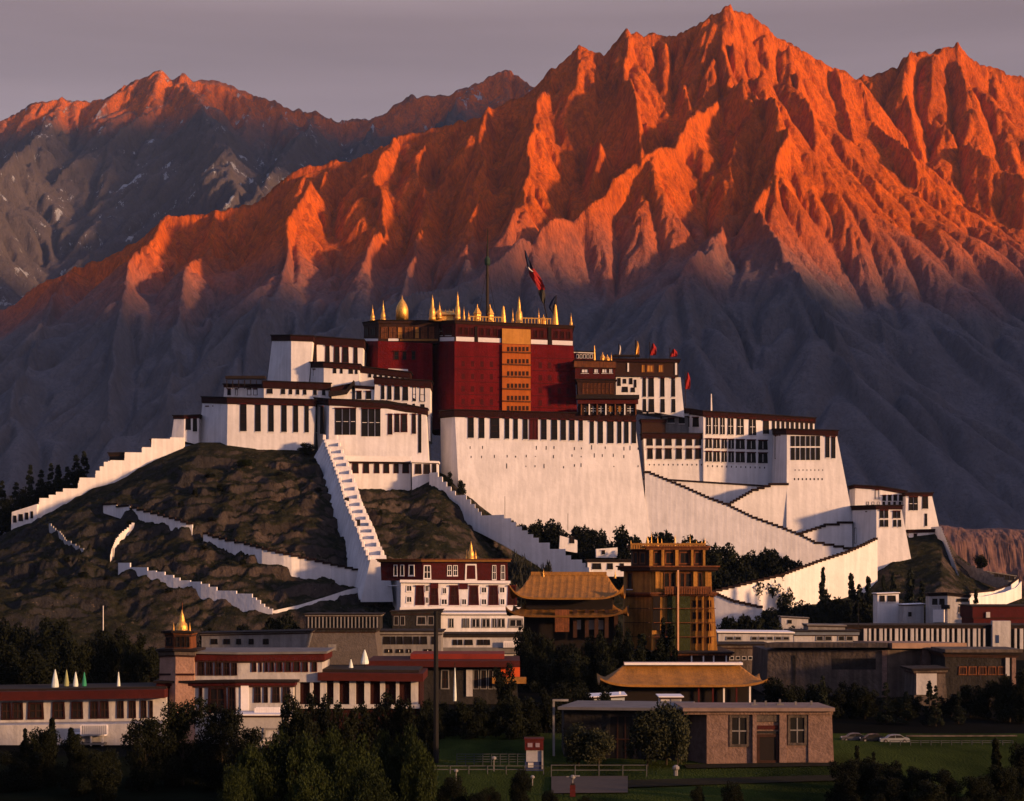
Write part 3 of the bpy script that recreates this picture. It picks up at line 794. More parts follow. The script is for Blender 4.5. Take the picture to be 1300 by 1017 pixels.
# gilded roof ornaments
for px, y0, y1, k, w_ in ((473, 387, 407, 'spire', 7), (486.5, 381, 406.5, 'spire', 8), (510.5, 375, 407, 'bell', 16)):
    finial(r2.root, px, y0, y1, 825, k, w_)
for px, y0, y1, k, w_ in ((549, 374, 406, 'stupa', 9), (558, 383, 404, 'spire', 7), (581, 370, 406, 'stupa', 8), (589, 389, 407, 'spire', 4), (595, 394, 407, 'spire', 4),
                          (606, 386, 408, 'gable', 9), (622, 386, 409, 'gable', 9), (639, 388, 411, 'obelisk', 8), (651, 391, 412, 'spire', 4), (659, 376, 412, 'stupa', 10),
                          (684, 391, 413, 'spire', 4), (690, 399, 413, 'gable', 6), (705, 386, 414, 'obelisk', 9), (725, 397, 415, 'spire', 5)):
    finial(rp.root, px, y0, y1, 812, k, w_)
mb = MB()                                   # gilt roof pavilion on the left front corner
c = P(563, 400, 814); mb.box((c.x, c.y + 3, c.z - .8), (9.5, 7, 4.0), 0, taper=.9)
mb.hull([Vector((c.x - 7, c.y - 2, c.z)), Vector((c.x + 7, c.y - 2, c.z)), Vector((c.x + 7, c.y + 8, c.z)), Vector((c.x - 7, c.y + 8, c.z))],
        [Vector((c.x - 3.5, c.y + 2.8, c.z + 2.4)), Vector((c.x + 3.5, c.y + 2.8, c.z + 2.4)), Vector((c.x + 3.5, c.y + 3.2, c.z + 2.4)), Vector((c.x - 3.5, c.y + 3.2, c.z + 2.4))])
for k in range(6): mb.lathe((c.x - 4.5 + 1.8 * k, c.y + 1.5, c.z + 1), [(.35, 0), (.4, .8), (.15, 1.3), (.05, 2.1)], 6)
mb.build('gilded_roof', GOLD, rp.root)
def railing(root, x0, x1, y0, y1, Y, step=3.5, m=None, name='gilded_railing', sl=0):
    mb = MB(); k = x0
    while k <= x1 + .01:
        p = P(k, y1 + sl * (k - x0), Y); h = (y1 - y0) * Y / F
        mb.box((p.x, p.y, p.z + h / 2 - .15), (.45, .45, h + .3), 0); k += step
    a = P(x0, y0 + .8, Y); c = P(x1, y0 + .8 + sl * (x1 - x0), Y)
    mb.hull([a + Vector((0, -.2, -.25)), c + Vector((0, -.2, -.25)), c + Vector((0, .2, -.25)), a + Vector((0, .2, -.25))],
            [a + Vector((0, -.2, .25)), c + Vector((0, -.2, .25)), c + Vector((0, .2, .25)), a + Vector((0, .2, .25))])
    return mb.build(name, m or GOLD, root)
railing(rp.root, 597, 637, 401, 408.5, 808, 4.0, sl=.03); railing(rp.root, 663, 700, 403, 412, 808, 4.0, sl=.03)
# ------------------------------------------------------------------ great wall under the red palace
gw = Bld('great_white_wall', 'huge sloping white retaining wall under the red palace with a row of dark slots', [(559, 530, 562, 735, 796), (577.5, 528.5, 588, 735, 781), (744, 533, 746, 735, 780), (806, 535, 832, 735, 780)], D=24, band=8, batter=.13)
gw.row([(594, 601.5), (608, 615), (622.5, 634), (641, 646.5), (652, 657.5), (664, 670), (687, 694), (700, 707.5), (712, 718.5), (723, 729.5), (735, 740)], 530, 556, 1, sl=.025, fm=DARK, mull=(0, 2), taper=.02)
gw.win(672, 532, 683, 558.5, 1, mull=(1, 0), fm=MAROON2, pm=MAROON2, taper=.02)
gw.row([(749, 754), (759, 765.5), (771, 779), (784, 789), (792.5, 798), (802, 807.5)], 535, 563, 2, fm=DARK, mull=(0, 2), taper=.02)
rnd = random.Random(4)
for b_, xs, f in ((gw, [598, 612, 628, 643, 655, 668, 680, 692, 704, 716, 727, 739], 1), (gw, [752, 766, 780, 790, 801, 809], 2)):
    for i, x in enumerate(xs):
        for y in (567, 577, 590):
            if rnd.random() < .72:
                xx = x + rnd.uniform(-2, 2); b_.slab('vent_slit', xx, y + rnd.uniform(-2, 2), xx + 1.0, y + rnd.uniform(2.5, 5), DARK, f, -.05, .06)
gg = Bld('wooden_gallery', 'two storey dark wooden gallery with a wide roof right of the red palace', [(735, 512, 735, 526.5, 779.4), (808, 513, 808, 528, 779.4)], D=18, wall=WOODD, band=0, batter=0)
gg.slab('roof_edge', 731, 502, 811, 507, BLACKR, 0, -1, 3.0); gg.slab('roof_fascia', 733, 507, 810, 513, MAROON2, 0, -1, 1.6)
for x0, x1 in ((741, 747), (749, 757), (759, 767), (771, 779), (783, 791), (795, 805)): gg.win(x0, 514.5, x1, 526, 0, mull=(1, 2), fm=WOODD, mm=TRIM, can=False, sill=False)
for x in (738, 748, 758, 769, 781, 793, 807): gg.slab('post', x - .7, 513, x + .7, 527, TRIM if x in (748, 769, 793) else WOODR, 0, 0, 1.2)
for x0, x1 in ((744, 748), (773, 778), (785, 789)): gg.slab('gilt_panel', x0, 516, x1, 523, GOLDR, 0, .1, .3)
# ------------------------------------------------------------------ palace, east wing
c2 = Bld('palace_gallery', 'stepped orange wooden gallery with a white railing beside the red palace', [(733, 484, 734, 504, 792), (781, 485, 781, 504, 791)], D=12, wall=WOODD, band=2, bandm=WOODD, batter=0)
c2.row(even(739, 779, 8, .7), 486.5, 500, 0, mull=(1, 1), fm=WOODR, pm=WOODR, can=False, sill=False)
c2b = Bld('x', None, [(730, 466, 730, 481, 796), (781, 467, 781, 481, 795)], D=12, wall=MAROON2, band=8, bandm=WOODR, root=c2.root, part='upper_storey', batter=0)
c2b.row([(738, 747), (754, 760), (764, 771), (773, 778)], 468, 474, 0, mull=(1, 0), pm=TRIM, fm=WOODD, can=False)
c2c = Bld('x', None, [(729, 448, 729, 458, 802), (754, 449, 754, 458, 802)], D=9, wall=MAROON2, band=1.5, bandm=TRIM, root=c2.root, part='top_storey', batter=0)
c2c.row(even(731, 753, 5, .7), 450, 455, 0, mull=(0, 0), fm=TRIM, can=False, sill=False)
for px, y0, y1, k, w_ in ((754.6, 438, 459, 'obelisk', 3), (765, 447, 460, 'gable', 6), (771, 450, 461, 'gable', 7), (776, 447, 461, 'spire', 3)): finial(c2.root, px, y0, y1, 797, k, w_)
c1 = Bld('white_palace_tower', 'white tower with three glowing gold windows in its dark top storey', [(782, 478, 782, 515, 803), (864, 479, 869, 530, 802)], D=22, band=0)
c1u = Bld('x', None, [(780, 459, 780, 477.5, 802), (860.5, 460, 861.5, 478.5, 801)], D=21, wall=WOODD, band=3, root=c1.root, part='top_storey', batter=0, proud=.9)
c1u.slab('roof_line', 778, 450.5, 812, 453, BLACKR, 0, -2, .8)
for x0, x1 in ((814.5, 819), (821, 830), (836, 842)): c1u.win(x0, 463, x1, 473, 0, mull=(1, 0), fm=WOODR, pm=OCHRE, can=False, sill=False)
c1u.slab('white_post', 796.5, 461, 798.5, 472, TRIM, 0, 0, .4); c1u.slab('white_post', 857, 461, 859.5, 476, TRIM, 0, 0, .4)
for x0, x1 in ((816, 820), (823.5, 830), (838.5, 843.5), (852.5, 857)):
    c1.win(x0, 480, x1, 504, 0, mull=(0, 1)); c1.win(x0 + .3, 506.5, x1 + .3, 524, 0, mull=(0, 1), can=False)
for x0, y0, x1, y1 in ((784, 480, 788, 490), (791, 481, 795, 487), (799, 480, 803, 488), (805, 482, 808, 492), (790, 491, 797, 498), (801, 492, 806, 498)):
    c1.win(x0, y0, x1, y1, 0, mull=(1, 0), can=False, sill=False)
c3 = Bld('white_palace_wing', 'white wing with two rows of small square windows and a black roof line', [(817, 556, 820, 620, 792), (893, 557, 893, 622, 791)], D=12, band=6, roofm=BLACKR)
c3.row([(821, 828.5), (833, 840), (844.5, 852.5), (858.5, 865.5), (871, 878.5), (883, 890)], 557, 566, 0, mull=(1, 0), can=False)
c3.row([(822, 828.5), (833, 840), (844.5, 852.5), (858.5, 865.5), (871, 878.5), (883, 890)], 570, 583, 0, mull=(1, 0))
c3.slab('ledge', 819, 567.3, 893, 568.3, TRIM, 0, -.05, .25)
c3b = Bld('palace_terrace', 'stack of dark flat terraces between the gold windowed tower and the long east block', [(815, 536, 815, 552, 800), (845, 536, 845, 552, 800)], D=9, wall=WOODD, band=3)
c3c = Bld('palace_terrace', 'low white terrace house with a black roof left of the long east block', [(841, 528, 841, 552, 804), (874, 528, 874, 552, 803)], D=10, wall=GREYW, band=3, bandm=TRIM)
c3c.win(848, 531, 856, 537, 0, mull=(0, 0)); c3c.win(862, 530, 869, 538, 0, mull=(0, 0))
c4 = Bld('white_palace_wing', 'long east palace block with three rows of windows under one black roof', [(868, 524, 868, 560, 808), (893, 528, 893, 622, 790), (1034, 537, 1034, 622, 795)], D=24, band=6, batter=.02)
xs3 = [(896.5, 902.5), (905.5, 911.5), (914.5, 920), (924, 931), (935.5, 944), (951, 959.5), (964, 972)]
c4.row(xs3[:6], 529.5, 551, 1, sl=.03, mull=(1, 1), mm=TRIM); c4.win(969, 534, 976, 551, 1, mull=(0, 1))
c4.row([(896, 903.5), (906, 913.5), (916.5, 922.5), (925, 931.5), (934.5, 945), (948.5, 959), (963, 974)], 557, 569, 1, sl=.03, mull=(1, 0), mm=TRIM)
c4.row([(896, 903.5), (906, 913.5), (916.5, 922.5), (925, 931.5), (934.5, 945), (948.5, 959), (963, 974)], 573, 586, 1, sl=.03, mull=(1, 0), mm=TRIM)
c4.row(even(979, 1033, 9, .6), 533, 545, 1, sl=.02, mull=(0, 1), taper=0)
c4.row([(870, 875), (880, 887)], 530, 542, 0, mull=(0, 1))
for x in range(824, 892, 6): c3.slab('vent_slit', x, 589, x + 1.2, 591, DARK, 0, -.05, .08)
for x in range(898, 974, 6): c4.slab('vent_slit', x, 590.5 + (x - 898) * .03, x + 1.2, 592.8 + (x - 898) * .03, DARK, 1, -.05, .08)
c5 = Bld('white_palace_tower', 'broad battered white east tower with a lattice of tall windows under a dark band', [(983, 551, 979, 690, 790), (999, 551, 998.5, 700, 776), (1062.5, 553, 1091, 700, 776)], D=22, band=6, batter=.06)
for x0, x1 in ((1004, 1009), (1010.5, 1015), (1016.5, 1022), (1023.5, 1028), (1029.5, 1034.5), (1036, 1041)):
    c5.win(x0, 553.5, x1, 566.5, 1, mull=(0, 0), taper=0, fw=.1, can=False, sill=False); c5.win(x0, 568.5, x1, 584, 1, mull=(0, 0), taper=0, fw=.1, can=False, sill=False)
c5.win(1048, 554, 1053, 581, 1, mull=(0, 2), taper=.02); c5.win(1055.5, 555, 1060.5, 582, 1, mull=(0, 2), taper=.02)
c5.win(984, 553, 989, 583, 0, mull=(0, 2), taper=0); c5.win(990.5, 553, 996.5, 584, 0, mull=(0, 2), taper=0)
for x in range(1008, 1044, 5): c5.slab('vent_slit', x, 607, x + 1.5, 609.5, DARK, 1, -.05, .08); c5.slab('vent_slit', x + 1, 596, x + 2, 597.6, DARK, 1, -.05, .08)
c6 = Bld('white_palace_wing', 'low white wing with small windows stepping down right of the broad tower', [(1086, 619, 1084, 690, 800), (1118, 621, 1118, 690, 798), (1150, 627, 1150, 690, 798)], D=14, band=3)
c6.row([(1111, 1116)], 622, 634, 0, mull=(0, 0)); c6.row(even(1119, 1147, 4, .6), 629, 636, 1, mull=(1, 0))
c6.row(even(1098, 1146, 7, .45), 637, 641, 0, mull=(0, 0), can=False, sill=False)
c6b = Bld('white_palace_tower', 'small white turret with lattice windows at the far right end of the palace', [(1150, 629, 1149, 690, 792), (1183, 629, 1197, 690, 792)], D=14, band=3)
c6b.row([(1154, 1159), (1160, 1165)], 631, 648, 0, mull=(0, 1), mm=TRIM); c6b.win(1171, 630, 1178, 646, 0, mull=(1, 1))
c6b.win(1174, 652, 1177, 668, 0, mull=(0, 0), can=False)
c7 = Bld('white_palace_tower', 'sloping white corner tower standing lowest at the right end of the palace', [(1083, 647, 1081, 745, 772), (1112.5, 646, 1113, 790, 756), (1144.5, 646, 1172, 790, 756)], D=20, band=4, batter=.06)
c7.row([(1117, 1121.5), (1123, 1127.5)], 648, 658, 1, mull=(0, 0)); c7.row([(1117, 1121.5), (1123, 1127.5)], 660, 669, 1, mull=(0, 0), can=False)
c7.row([(1133.5, 1138), (1139, 1143)], 649, 658, 1, mull=(0, 0)); c7.row([(1134, 1138), (1140, 1144)], 660, 669, 1, mull=(0, 0), can=False)
c7.row([(1100, 1104), (1106.5, 1111)], 650, 664, 0, mull=(0, 1)); c7.win(1085, 670, 1087.5, 690, 0, mull=(0, 0), can=False, sill=False)
c8 = Bld('white_outbuilding', 'small white annex with a black roof edge on the far right green slope', [(1154, 676, 1154, 692, 780), (1186, 675, 1186, 690, 782)], D=8, band=2.5)
c8.win(1160, 678, 1164, 684, 0, mull=(0, 0))
# ------------------------------------------------------------------ stairs and boundary walls
def interp(tab, x):
    return float(np.interp(x, [p[0] for p in tab], [p[1] for p in tab]))
def wall_run(name, label, top, bot, Y=None, thick=2.2, steps=1.6, m=None, cap=None, cat='wall', sink=2.5, group=None, cap_h=2.4, flat=True, root=None, jit=0, batter=0):
    """wall standing on the slope: top and bottom edges read from the photo, steps = height in px of one step (0 = smooth)"""
    m = m or WHITE
    pts = []
    for (a, b), (c, d) in zip(top[:-1], top[1:]):
        k = max(1, int(round(abs(d - b) / steps))) if steps else max(1, int(abs(c - a) / 8))
        for i in range(k): pts.append((a + (c - a) * i / k, a + (c - a) * (i + 1) / k, b + (d - b) * (i + .5) / k, b + (d - b) * i / k, b + (d - b) * (i + 1) / k))
    mb = MB(); mc = MB()
    def yy(px):
        if Y is not None: return interp(Y, px) if isinstance(Y, list) else Y
        return None
    cache = {}
    def depth(px):
        v = yy(px)
        if v is not None: return v
        k = round(px, 2)
        if k not in cache: cache[k] = onhill(px, interp(bot, px)).y
        return cache[k]
    if Y is None:         # smooth the depths found on the rough hill
        xs = np.linspace(top[0][0], top[-1][0], 12); ds = [depth(x) for x in xs]
        ds = [np.mean(ds[max(0, i - 1):i + 2]) for i in range(12)]
        o = np.argsort(xs); tab = [(float(xs[i]), float(ds[i])) for i in o]
        Y = tab
    r = random.Random(len(pts))
    first = None
    for x0, x1, ym, ya, yb in pts:
        if not flat or not steps: t0, t1 = ya, yb
        else: t0 = t1 = ym
        if jit: t0 += r.uniform(-jit, jit); t1 = t0 if steps and flat else t1
        Y0, Y1 = yy(x0), yy(x1)
        A, B_ = P(x0, t0, Y0), P(x1, t1, Y1)
        if steps and flat: B_.z = A.z = (A.z + B_.z) / 2
        a, b = P(x0, interp(bot, x0), Y0), P(x1, interp(bot, x1), Y1)
        a.z = min(a.z, A.z - .8) - sink; b.z = min(b.z, B_.z - .8) - sink
        if batter:
            for u, U in ((a, A), (b, B_)):
                d = batter * (U.z - u.z); u.x *= (U.y - d) / U.y; u.y = U.y - d
        T = Vector((0, thick, 0))
        mb.hull([a, b, b + T, a + T], [A, B_, B_ + T, A + T])
        if first is None: first = a.copy()
        if cap:
            e = Vector((0, .4, 0)); dx = Vector(((x1 - x0) * .06 * Y0 / F, 0, 0))
            lo = [A - e - dx + Vector((0, 0, -cap_h * .36)), B_ - e + dx + Vector((0, 0, -cap_h * .36)), B_ + T + e + dx + Vector((0, 0, -cap_h * .36)), A + T + e - dx + Vector((0, 0, -cap_h * .36))]
            mc.hull(lo, [p + Vector((0, 0, cap_h * .36 + .12)) for p in lo])
    if root is None: root = empty(name, first, label, cat, group)
    mb.build('wall_face', m, root)
    if cap: mc.build('coping', cap, root)
    return root
CAP = mat('coping_dark', (.022, .010, .009), rough=.95, var=.5, scale=2, bump=.4, bscale=5)
# zigzag ramp walls at the right
wall_run('zigzag_wall', 'longest dark capped zigzag wall falling right from the foot of the great wall', [(819, 597), (826, 599.5), (847, 608), (870, 617.5), (900, 631), (923.6, 639.6), (955, 655), (994, 669), (1016, 678), (1034, 687), (1083, 696)],
         [(819, 740), (1083, 745)], Y=[(819, 777.5), (1083, 765)], cap=CAP, steps=2.2, thick=5, batter=.12)
wall_run('zigzag_wall', 'short dark capped wall climbing right to the foot of the broad east tower', [(924, 640), (955, 622), (978, 615), (1000, 612)], [(924, 700), (1000, 700)], Y=774.5, cap=CAP, steps=2.2, thick=3)
wall_run('zigzag_wall', 'short dark capped wall climbing right behind the corner tower', [(1014, 677), (1048, 666), (1082, 661)], [(1014, 720), (1082, 720)], Y=769.5, cap=CAP, steps=2.0, thick=3)
wall_run('ramp_wall', 'white base wall with a thin dark ledge below the two rows of square windows', [(818, 607), (850, 608.5), (975, 616.5), (999, 617)], [(818, 720), (999, 720)], Y=[(818, 786), (999, 784)], cap=CAP, cap_h=1.6, steps=0, thick=6)
wall_run('zigzag_wall', 'lower crenellated wall rising right to the corner tower in front of the trees', [(905, 750.5), (909, 749), (940, 741.5), (992, 729), (1038, 712), (1075, 700), (1098, 690), (1114, 682)],
         [(905, 786), (1114, 792)], Y=[(905, 704), (1114, 742)], cap=CAP, steps=1.7, thick=4)
wall_run('zigzag_wall', 'short dark capped wall falling right at the foot of the lower crenellated wall', [(907, 751.5), (931, 761.5), (968, 770)], [(907, 800), (968, 800)], Y=[(907, 700), (968, 694)], cap=CAP, steps=1.8, thick=2.5)
# middle diagonal stair
wall_run('stone_stair', 'broad white stepped stair wall running down right from the porch to the golden roof', [(545, 598), (556, 602), (567, 615), (578, 626), (592, 631), (603, 643), (611, 652), (640, 656), (649, 660), (655, 666), (670, 676), (684, 685), (698, 693), (718, 701), (725, 709), (739, 712), (748, 723)],
         [(545, 612), (592, 654), (629, 671), (656, 687), (684, 704), (706, 722), (748, 735)], Y=[(545, 766), (600, 742), (640, 727), (748, 698)], steps=5.5, thick=7, sink=5)
# long central stair: a stepped ridge coming down towards the viewer
def long_stair():
    C = [(420, 556), (427, 575), (434, 592), (442, 614), (448, 636), (456, 655), (464, 672), (470, 690), (481, 713)]
    L = [(397, 566), (404, 588), (411, 606), (418, 626), (428, 655), (436, 686), (441, 706), (448, 722), (458, 734)]
    Ys = list(np.linspace(776, 654, 9))
    root = empty('stone_stair', P(440, 650, 700), 'steep white central stair with stepped parapets falling to the gate building', 'stair')
    n = 34; mb = MB()
    def para(c, d):
        mp = MB(); mp.box(c, d, taper=.96); mp.build('parapet', TRIM, root)
    t_ = np.linspace(0, 8, n + 1)
    def at(tab, t): return (float(np.interp(t, range(9), [p[0] for p in tab])), float(np.interp(t, range(9), [p[1] for p in tab])))
    for i in range(n):
        ya, yb = float(np.interp(t_[i], range(9), Ys)), float(np.interp(t_[i + 1], range(9), Ys))
        ca, cb = at(C, t_[i]), at(C, t_[i + 1]); la, lb = at(L, t_[i]), at(L, t_[i + 1])
        A, B_ = P(*ca, ya), P(*cb, yb); z = (A.z + B_.z) / 2
        a, b = P(*la, ya), P(*lb, yb)
        rw = 5.5
        lo = [Vector((b.x, b.y, b.z - 9)), Vector((B_.x + rw, B_.y, z - 16)), Vector((A.x + rw, A.y, z - 16)), Vector((a.x, a.y, a.z - 6))]
        hi = [Vector((B_.x - 3.2, B_.y, z)), Vector((B_.x + rw - 2, B_.y, z)), Vector((A.x + rw - 2, A.y, z)), Vector((A.x - 3.2, A.y, z))]
        mb.hull(lo, hi)
        if i % 2 == 0:          # parapets stand both sides of the steps
            para((A.x - 2.7, (A.y + B_.y) / 2, z + 1.0), (.9, abs(B_.y - A.y) * .96, 2.2))
            para((A.x + rw - 2.6, (A.y + B_.y) / 2, z + .9), (.9, abs(B_.y - A.y) * .96, 2.0))
        else:
            para((A.x - 2.7, (A.y + B_.y) / 2, z + .35), (.85, abs(B_.y - A.y) * .96, 1.2))
    mb.build('stair_body', WHITE, root)
    for px, py, Y in ((441, 636, 715), (455, 664, 690)):
        q = P(px, py, Y); w_ = MB(); w_.box((q.x, q.y - 2.5, q.z), (1.8, 1.6, 2.6)); w_.build('window', DARK, root)
long_stair()
b = Bld('stair_foot_house', 'blue shaded white block at the foot of the steep central stair', [(455, 722, 471, 800, 690), (510, 714, 511, 800, 648)], D=25, band=0, batter=.0)
b.slab('cornice', 455, 743, 510, 744, TRIM, 0, -.05, .3)
# left boundary wall climbing the skyline
wall_run('hill_wall', 'white stepped wall climbing the left skyline from the dark trees to the west bastion',
         [(48, 648), (50, 634), (62, 632), (80, 621), (81, 620), (98, 621), (101, 607), (121, 606), (121.5, 599), (137, 585), (140, 584), (158, 583.5), (158.5, 573.5), (180, 573), (180.5, 567), (192, 566.5), (192.5, 557), (216, 556.5), (233, 555)],
         [(48, 656), (60, 650), (80, 636), (98, 626), (121, 620), (146, 606), (176, 590), (193, 580), (209, 574), (233, 566)], Y=[(48, 775), (233, 789)], steps=5.5, thick=3.2, flat=True, jit=1.1, sink=3)
b = Bld('white_outbuilding', 'ruined white gatehouse with dark arches at the left end of the skyline wall', [(15, 650, 14, 675, 774), (47, 640, 46, 670, 772)], D=6, band=0, batter=0)
b.row([(17, 21), (24, 29), (32, 36), (39, 42)], 655, 664, 0, sl=-.25, can=False, sill=False, mull=(0, 0))
for x0, x1, y, Y in ((139, 158, 573, 792), (192, 198, 556, 792)):
    b = Bld('hill_hut', 'dark roofed hut on the skyline wall nearest the west bastion' if x0 > 150 else 'dark roofed open hut sitting on the middle of the skyline wall', [(x0, y + 5, x0, y + 14, Y), (x1, y + 4.5, x1, y + 14, Y)], D=6, wall=DARK, band=2.5, bandm=BLACKR, batter=0)
# low walls crossing the hill face
wall_run('hill_wall', 'short white wall with a dark stepped cap below the skyline wall', [(131, 638), (165, 643), (200, 652), (222, 658), (244, 665)], [(131, 644), (165, 655), (209, 664), (244, 672)], cap=CAP, cap_h=1.8, steps=2.2, thick=2)
wall_run('hill_wall', 'long white wall with a dark cap slanting down to the foot of the central stair', [(258, 675), (270, 680), (286, 684), (310, 689), (340, 697), (380, 706), (420, 715), (456, 723)], [(258, 681), (270, 690), (300, 703), (341, 717), (391, 728), (438, 740), (460, 746)], cap=CAP, cap_h=1.8, steps=2.0, thick=2.5)
wall_run('hill_wall', 'broken curved white wall round the rock knob at the left', [(140, 706), (142, 697), (147, 685), (155, 675), (170, 663)], [(140, 713), (142, 706), (149, 693), (157, 682), (170, 671)], steps=2.5, thick=1.5, jit=1)
wall_run('hill_wall', 'lowest patched white wall zigzagging across the left hill face', [(150, 712), (165, 717), (187, 722), (220, 731), (228, 735), (255, 741), (275, 747), (300, 752), (320, 757), (346, 775)], [(150, 722), (165, 726), (187, 735), (220, 742), (255, 757), (275, 762), (314, 775), (346, 784)], steps=3.5, thick=2, jit=1.2)
wall_run('footpath_wall', 'thin pale footpath wall curling up to the stair foot', [(344, 776), (380, 768), (416, 757), (440, 749), (464, 744)], [(344, 780), (416, 761), (464, 748)], steps=0, thick=1.2)
wall_run('footpath_wall', 'thin broken pale wall dropping from the rock knob at far left', [(62, 664), (76, 676), (84, 686), (96, 692), (106, 698)], [(62, 668), (84, 690), (106, 702)], steps=2.5, thick=1.2, m=WHITE2, jit=1)
r1 = Bld('stone_ruin', 'brown roofless stone hut on the hill left of the stair head', [(334, 602, 333, 622, 768), (368, 603, 368, 622, 764), (385, 604, 385, 624, 765)], D=6, wall=mat('brown_stone', (.20, .13, .10), var=.4, scale=.6, bump=.4), band=1.5, bandm=mat('brown_stone', (0, 0, 0)), roof=0)
r1.row([(342, 355)], 607, 616, 0, can=False, sill=False, mull=(0, 0)); r1.row([(371, 381)], 607, 614, 1, can=False, sill=False, mull=(0, 0))
r2_ = Bld('stone_ruin', 'small white walled shed beside the brown hut below the bastion', [(368, 592, 368, 606, 770), (384, 591, 384, 606, 770)], D=5, band=1, bandm=TRIM, roof=0)
r2_.win(371, 594.5, 382, 599, 0, mull=(1, 0), can=False, sill=False)
# rock and retaining pieces in front of the great wall, right slope
wall_run('slope_wall', 'white stepped buttress running down the green slope at the far right', [(1186, 668), (1195, 669), (1203, 690), (1211, 712), (1218, 733)], [(1186, 700), (1195, 705), (1203, 722), (1211, 735), (1218, 742)], Y=[(1186, 783), (1218, 745)], steps=3, thick=6)
wall_run('slope_wall', 'pale rubble terrace wall below the white buttress at the far right', [(1212, 706), (1228, 716), (1244, 722), (1262, 731), (1286, 738)], [(1212, 716), (1244, 731), (1286, 746)], Y=[(1212, 770), (1286, 735)], steps=2, thick=2, m=mat('pale_rubble', (.30, .24, .21), var=.5, scale=.5, bump=.5), jit=1.5)
wall_run('slope_wall', 'low white wall curving along the foot of the green slope at the far right', [(1228, 758), (1250, 757), (1275, 752), (1290, 746), (1297, 738)], [(1228, 768), (1260, 766), (1297, 752)], Y=[(1228, 690), (1297, 715)], steps=0, thick=2)
wall_run('slope_wall', 'dark capped road parapet above the curving white wall at the far right', [(1232, 752), (1262, 749), (1282, 742), (1293, 733)], [(1232, 756), (1262, 754), (1293, 740)], Y=[(1232, 700), (1293, 722)], steps=0, thick=2, cap=CAP, cap_h=1.5)
# houses at the foot of the great wall
b = Bld('white_house', 'small white house with a round lattice window among the trees under the great wall', [(711, 680, 710, 698, 735), (733, 686, 733, 702, 735)], D=8, band=0, batter=0); b.win(723, 681, 729, 690, 0, can=False)
b = Bld('white_house', 'plain small white house among the trees under the great wall', [(757, 697, 757, 708, 728), (784, 695, 784, 708, 728)], D=8, band=0, batter=0); b.win(764, 699, 768, 704, 0, mull=(0, 0))
b = Bld('white_house', 'low white house with a dark terrace roof left of the golden tower', [(746, 713, 746, 732, 700), (801, 713, 801, 732, 700)], D=10, band=2, bandm=BLACKR, batter=0); b.row([(752, 763), (771, 778), (787, 792)], 715, 723, 0, mull=(1, 0), can=False)
# ------------------------------------------------------------------ town buildings below the hill
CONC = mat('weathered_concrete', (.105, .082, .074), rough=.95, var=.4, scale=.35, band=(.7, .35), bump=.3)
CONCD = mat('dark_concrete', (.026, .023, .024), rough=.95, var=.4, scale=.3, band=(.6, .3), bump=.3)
PINKST = mat('pink_stone_blocks', (.175, .112, .098), rough=.95, var=.35, scale=1.1, bump=.25, bscale=3)
REDROOF = mat('dark_red_roof', (.050, .006, .005), rough=.85, var=.3, scale=.5, bump=.1)
ORROOF = mat('orange_red_panel', (.50, .075, .02), rough=.8, var=.2, scale=.5)
ROOFG = mat('grey_roof_slab', (.14, .13, .135), rough=.85, var=.3, scale=.4)
# gate building with red bands
g = Bld('gate_building', 'white gate building with a maroon upper storey at the foot of the stair', [(509, 739, 508, 775, 622), (646, 741, 668, 775, 622)], D=14, band=0, batter=.03)
gu = Bld('x', None, [(483, 713, 484, 737, 631), (536, 713, 536, 737.5, 623.5), (644, 713, 645, 738, 623.5)], D=13, wall=MAROON2, band=2.2, bandm=GOLDR, root=g.root, part='upper_storey', batter=0, proud=1.2, roofm=WOODR)
g.slab('white_cornice', 508, 736, 648, 739.5, TRIM, 0, -.1, 1.0, sl=.01)
for x0, x1 in ((500, 504.5), (508.5, 513), (519, 526)): gu.win(x0, 717, x1, 731, 0, fm=TRIM, mull=(0, 1), can=False)
for x0, x1, y1 in ((538, 547, 735), (568, 573.5, 731), (575.5, 581, 731), (625, 630, 736), (636, 641, 736)): gu.win(x0, 717.5, x1, y1, 1, fm=TRIM, mm=TRIM, mull=(1, 1), can=False)
gu.win(591, 716, 605, 737, 1, fm=TRIM, pm=MAROON2, mull=(0, 0), can=False)
for x0, x1 in ((528, 538), (546, 556), (571, 582), (596, 607), (621, 632), (645, 655)): g.win(x0, 744, x1, 768.5, 0, fm=MAROON2, pm=MAROON, taper=.12, mull=(1, 1))
for x0, x1, y in ((516, 523, 743), (516, 523, 757), (540, 544.5, 743), (540, 544.5, 758), (560, 568, 760), (586, 592.5, 760), (611, 618, 760), (611, 618, 745), (634, 641, 745), (635, 641, 760), (562, 567, 746)): g.win(x0, y, x1, y + 8, 0, fm=TRIM, mm=TRIM, mull=(1, 0), can=False)
g.slab('balcony_slab', 508, 771, 669, 775, TRIM, 0, -.1, 1.6); g.slab('red_panel', 547, 739.5, 556.5, 747, MAROON2, 0, 0, .3); g.slab('red_panel', 583, 739.5, 594, 748, MAROON2, 0, 0, .3)
finial(g.root, 598, 687, 710, 630, 'stupa', 9); finial(g.root, 592.5, 698, 710, 630, 'spire', 3.5); finial(g.root, 604, 698, 710, 630, 'spire', 3.5)
t = Bld('white_terrace_block', 'white terrace block with panel windows directly below the gate building', [(558, 780, 558, 806, 606), (668, 780, 668, 806, 606)], D=14, band=2, bandm=TRIM, roof=0, batter=0, wall=WHITE)
t.row([(570, 576), (587, 591), (592, 596), (599, 609), (612, 622), (625, 630), (631.5, 641), (646, 664)], 785, 797, 0, fm=GREYW, mm=TRIM, mull=(1, 0), can=False, sill=False)
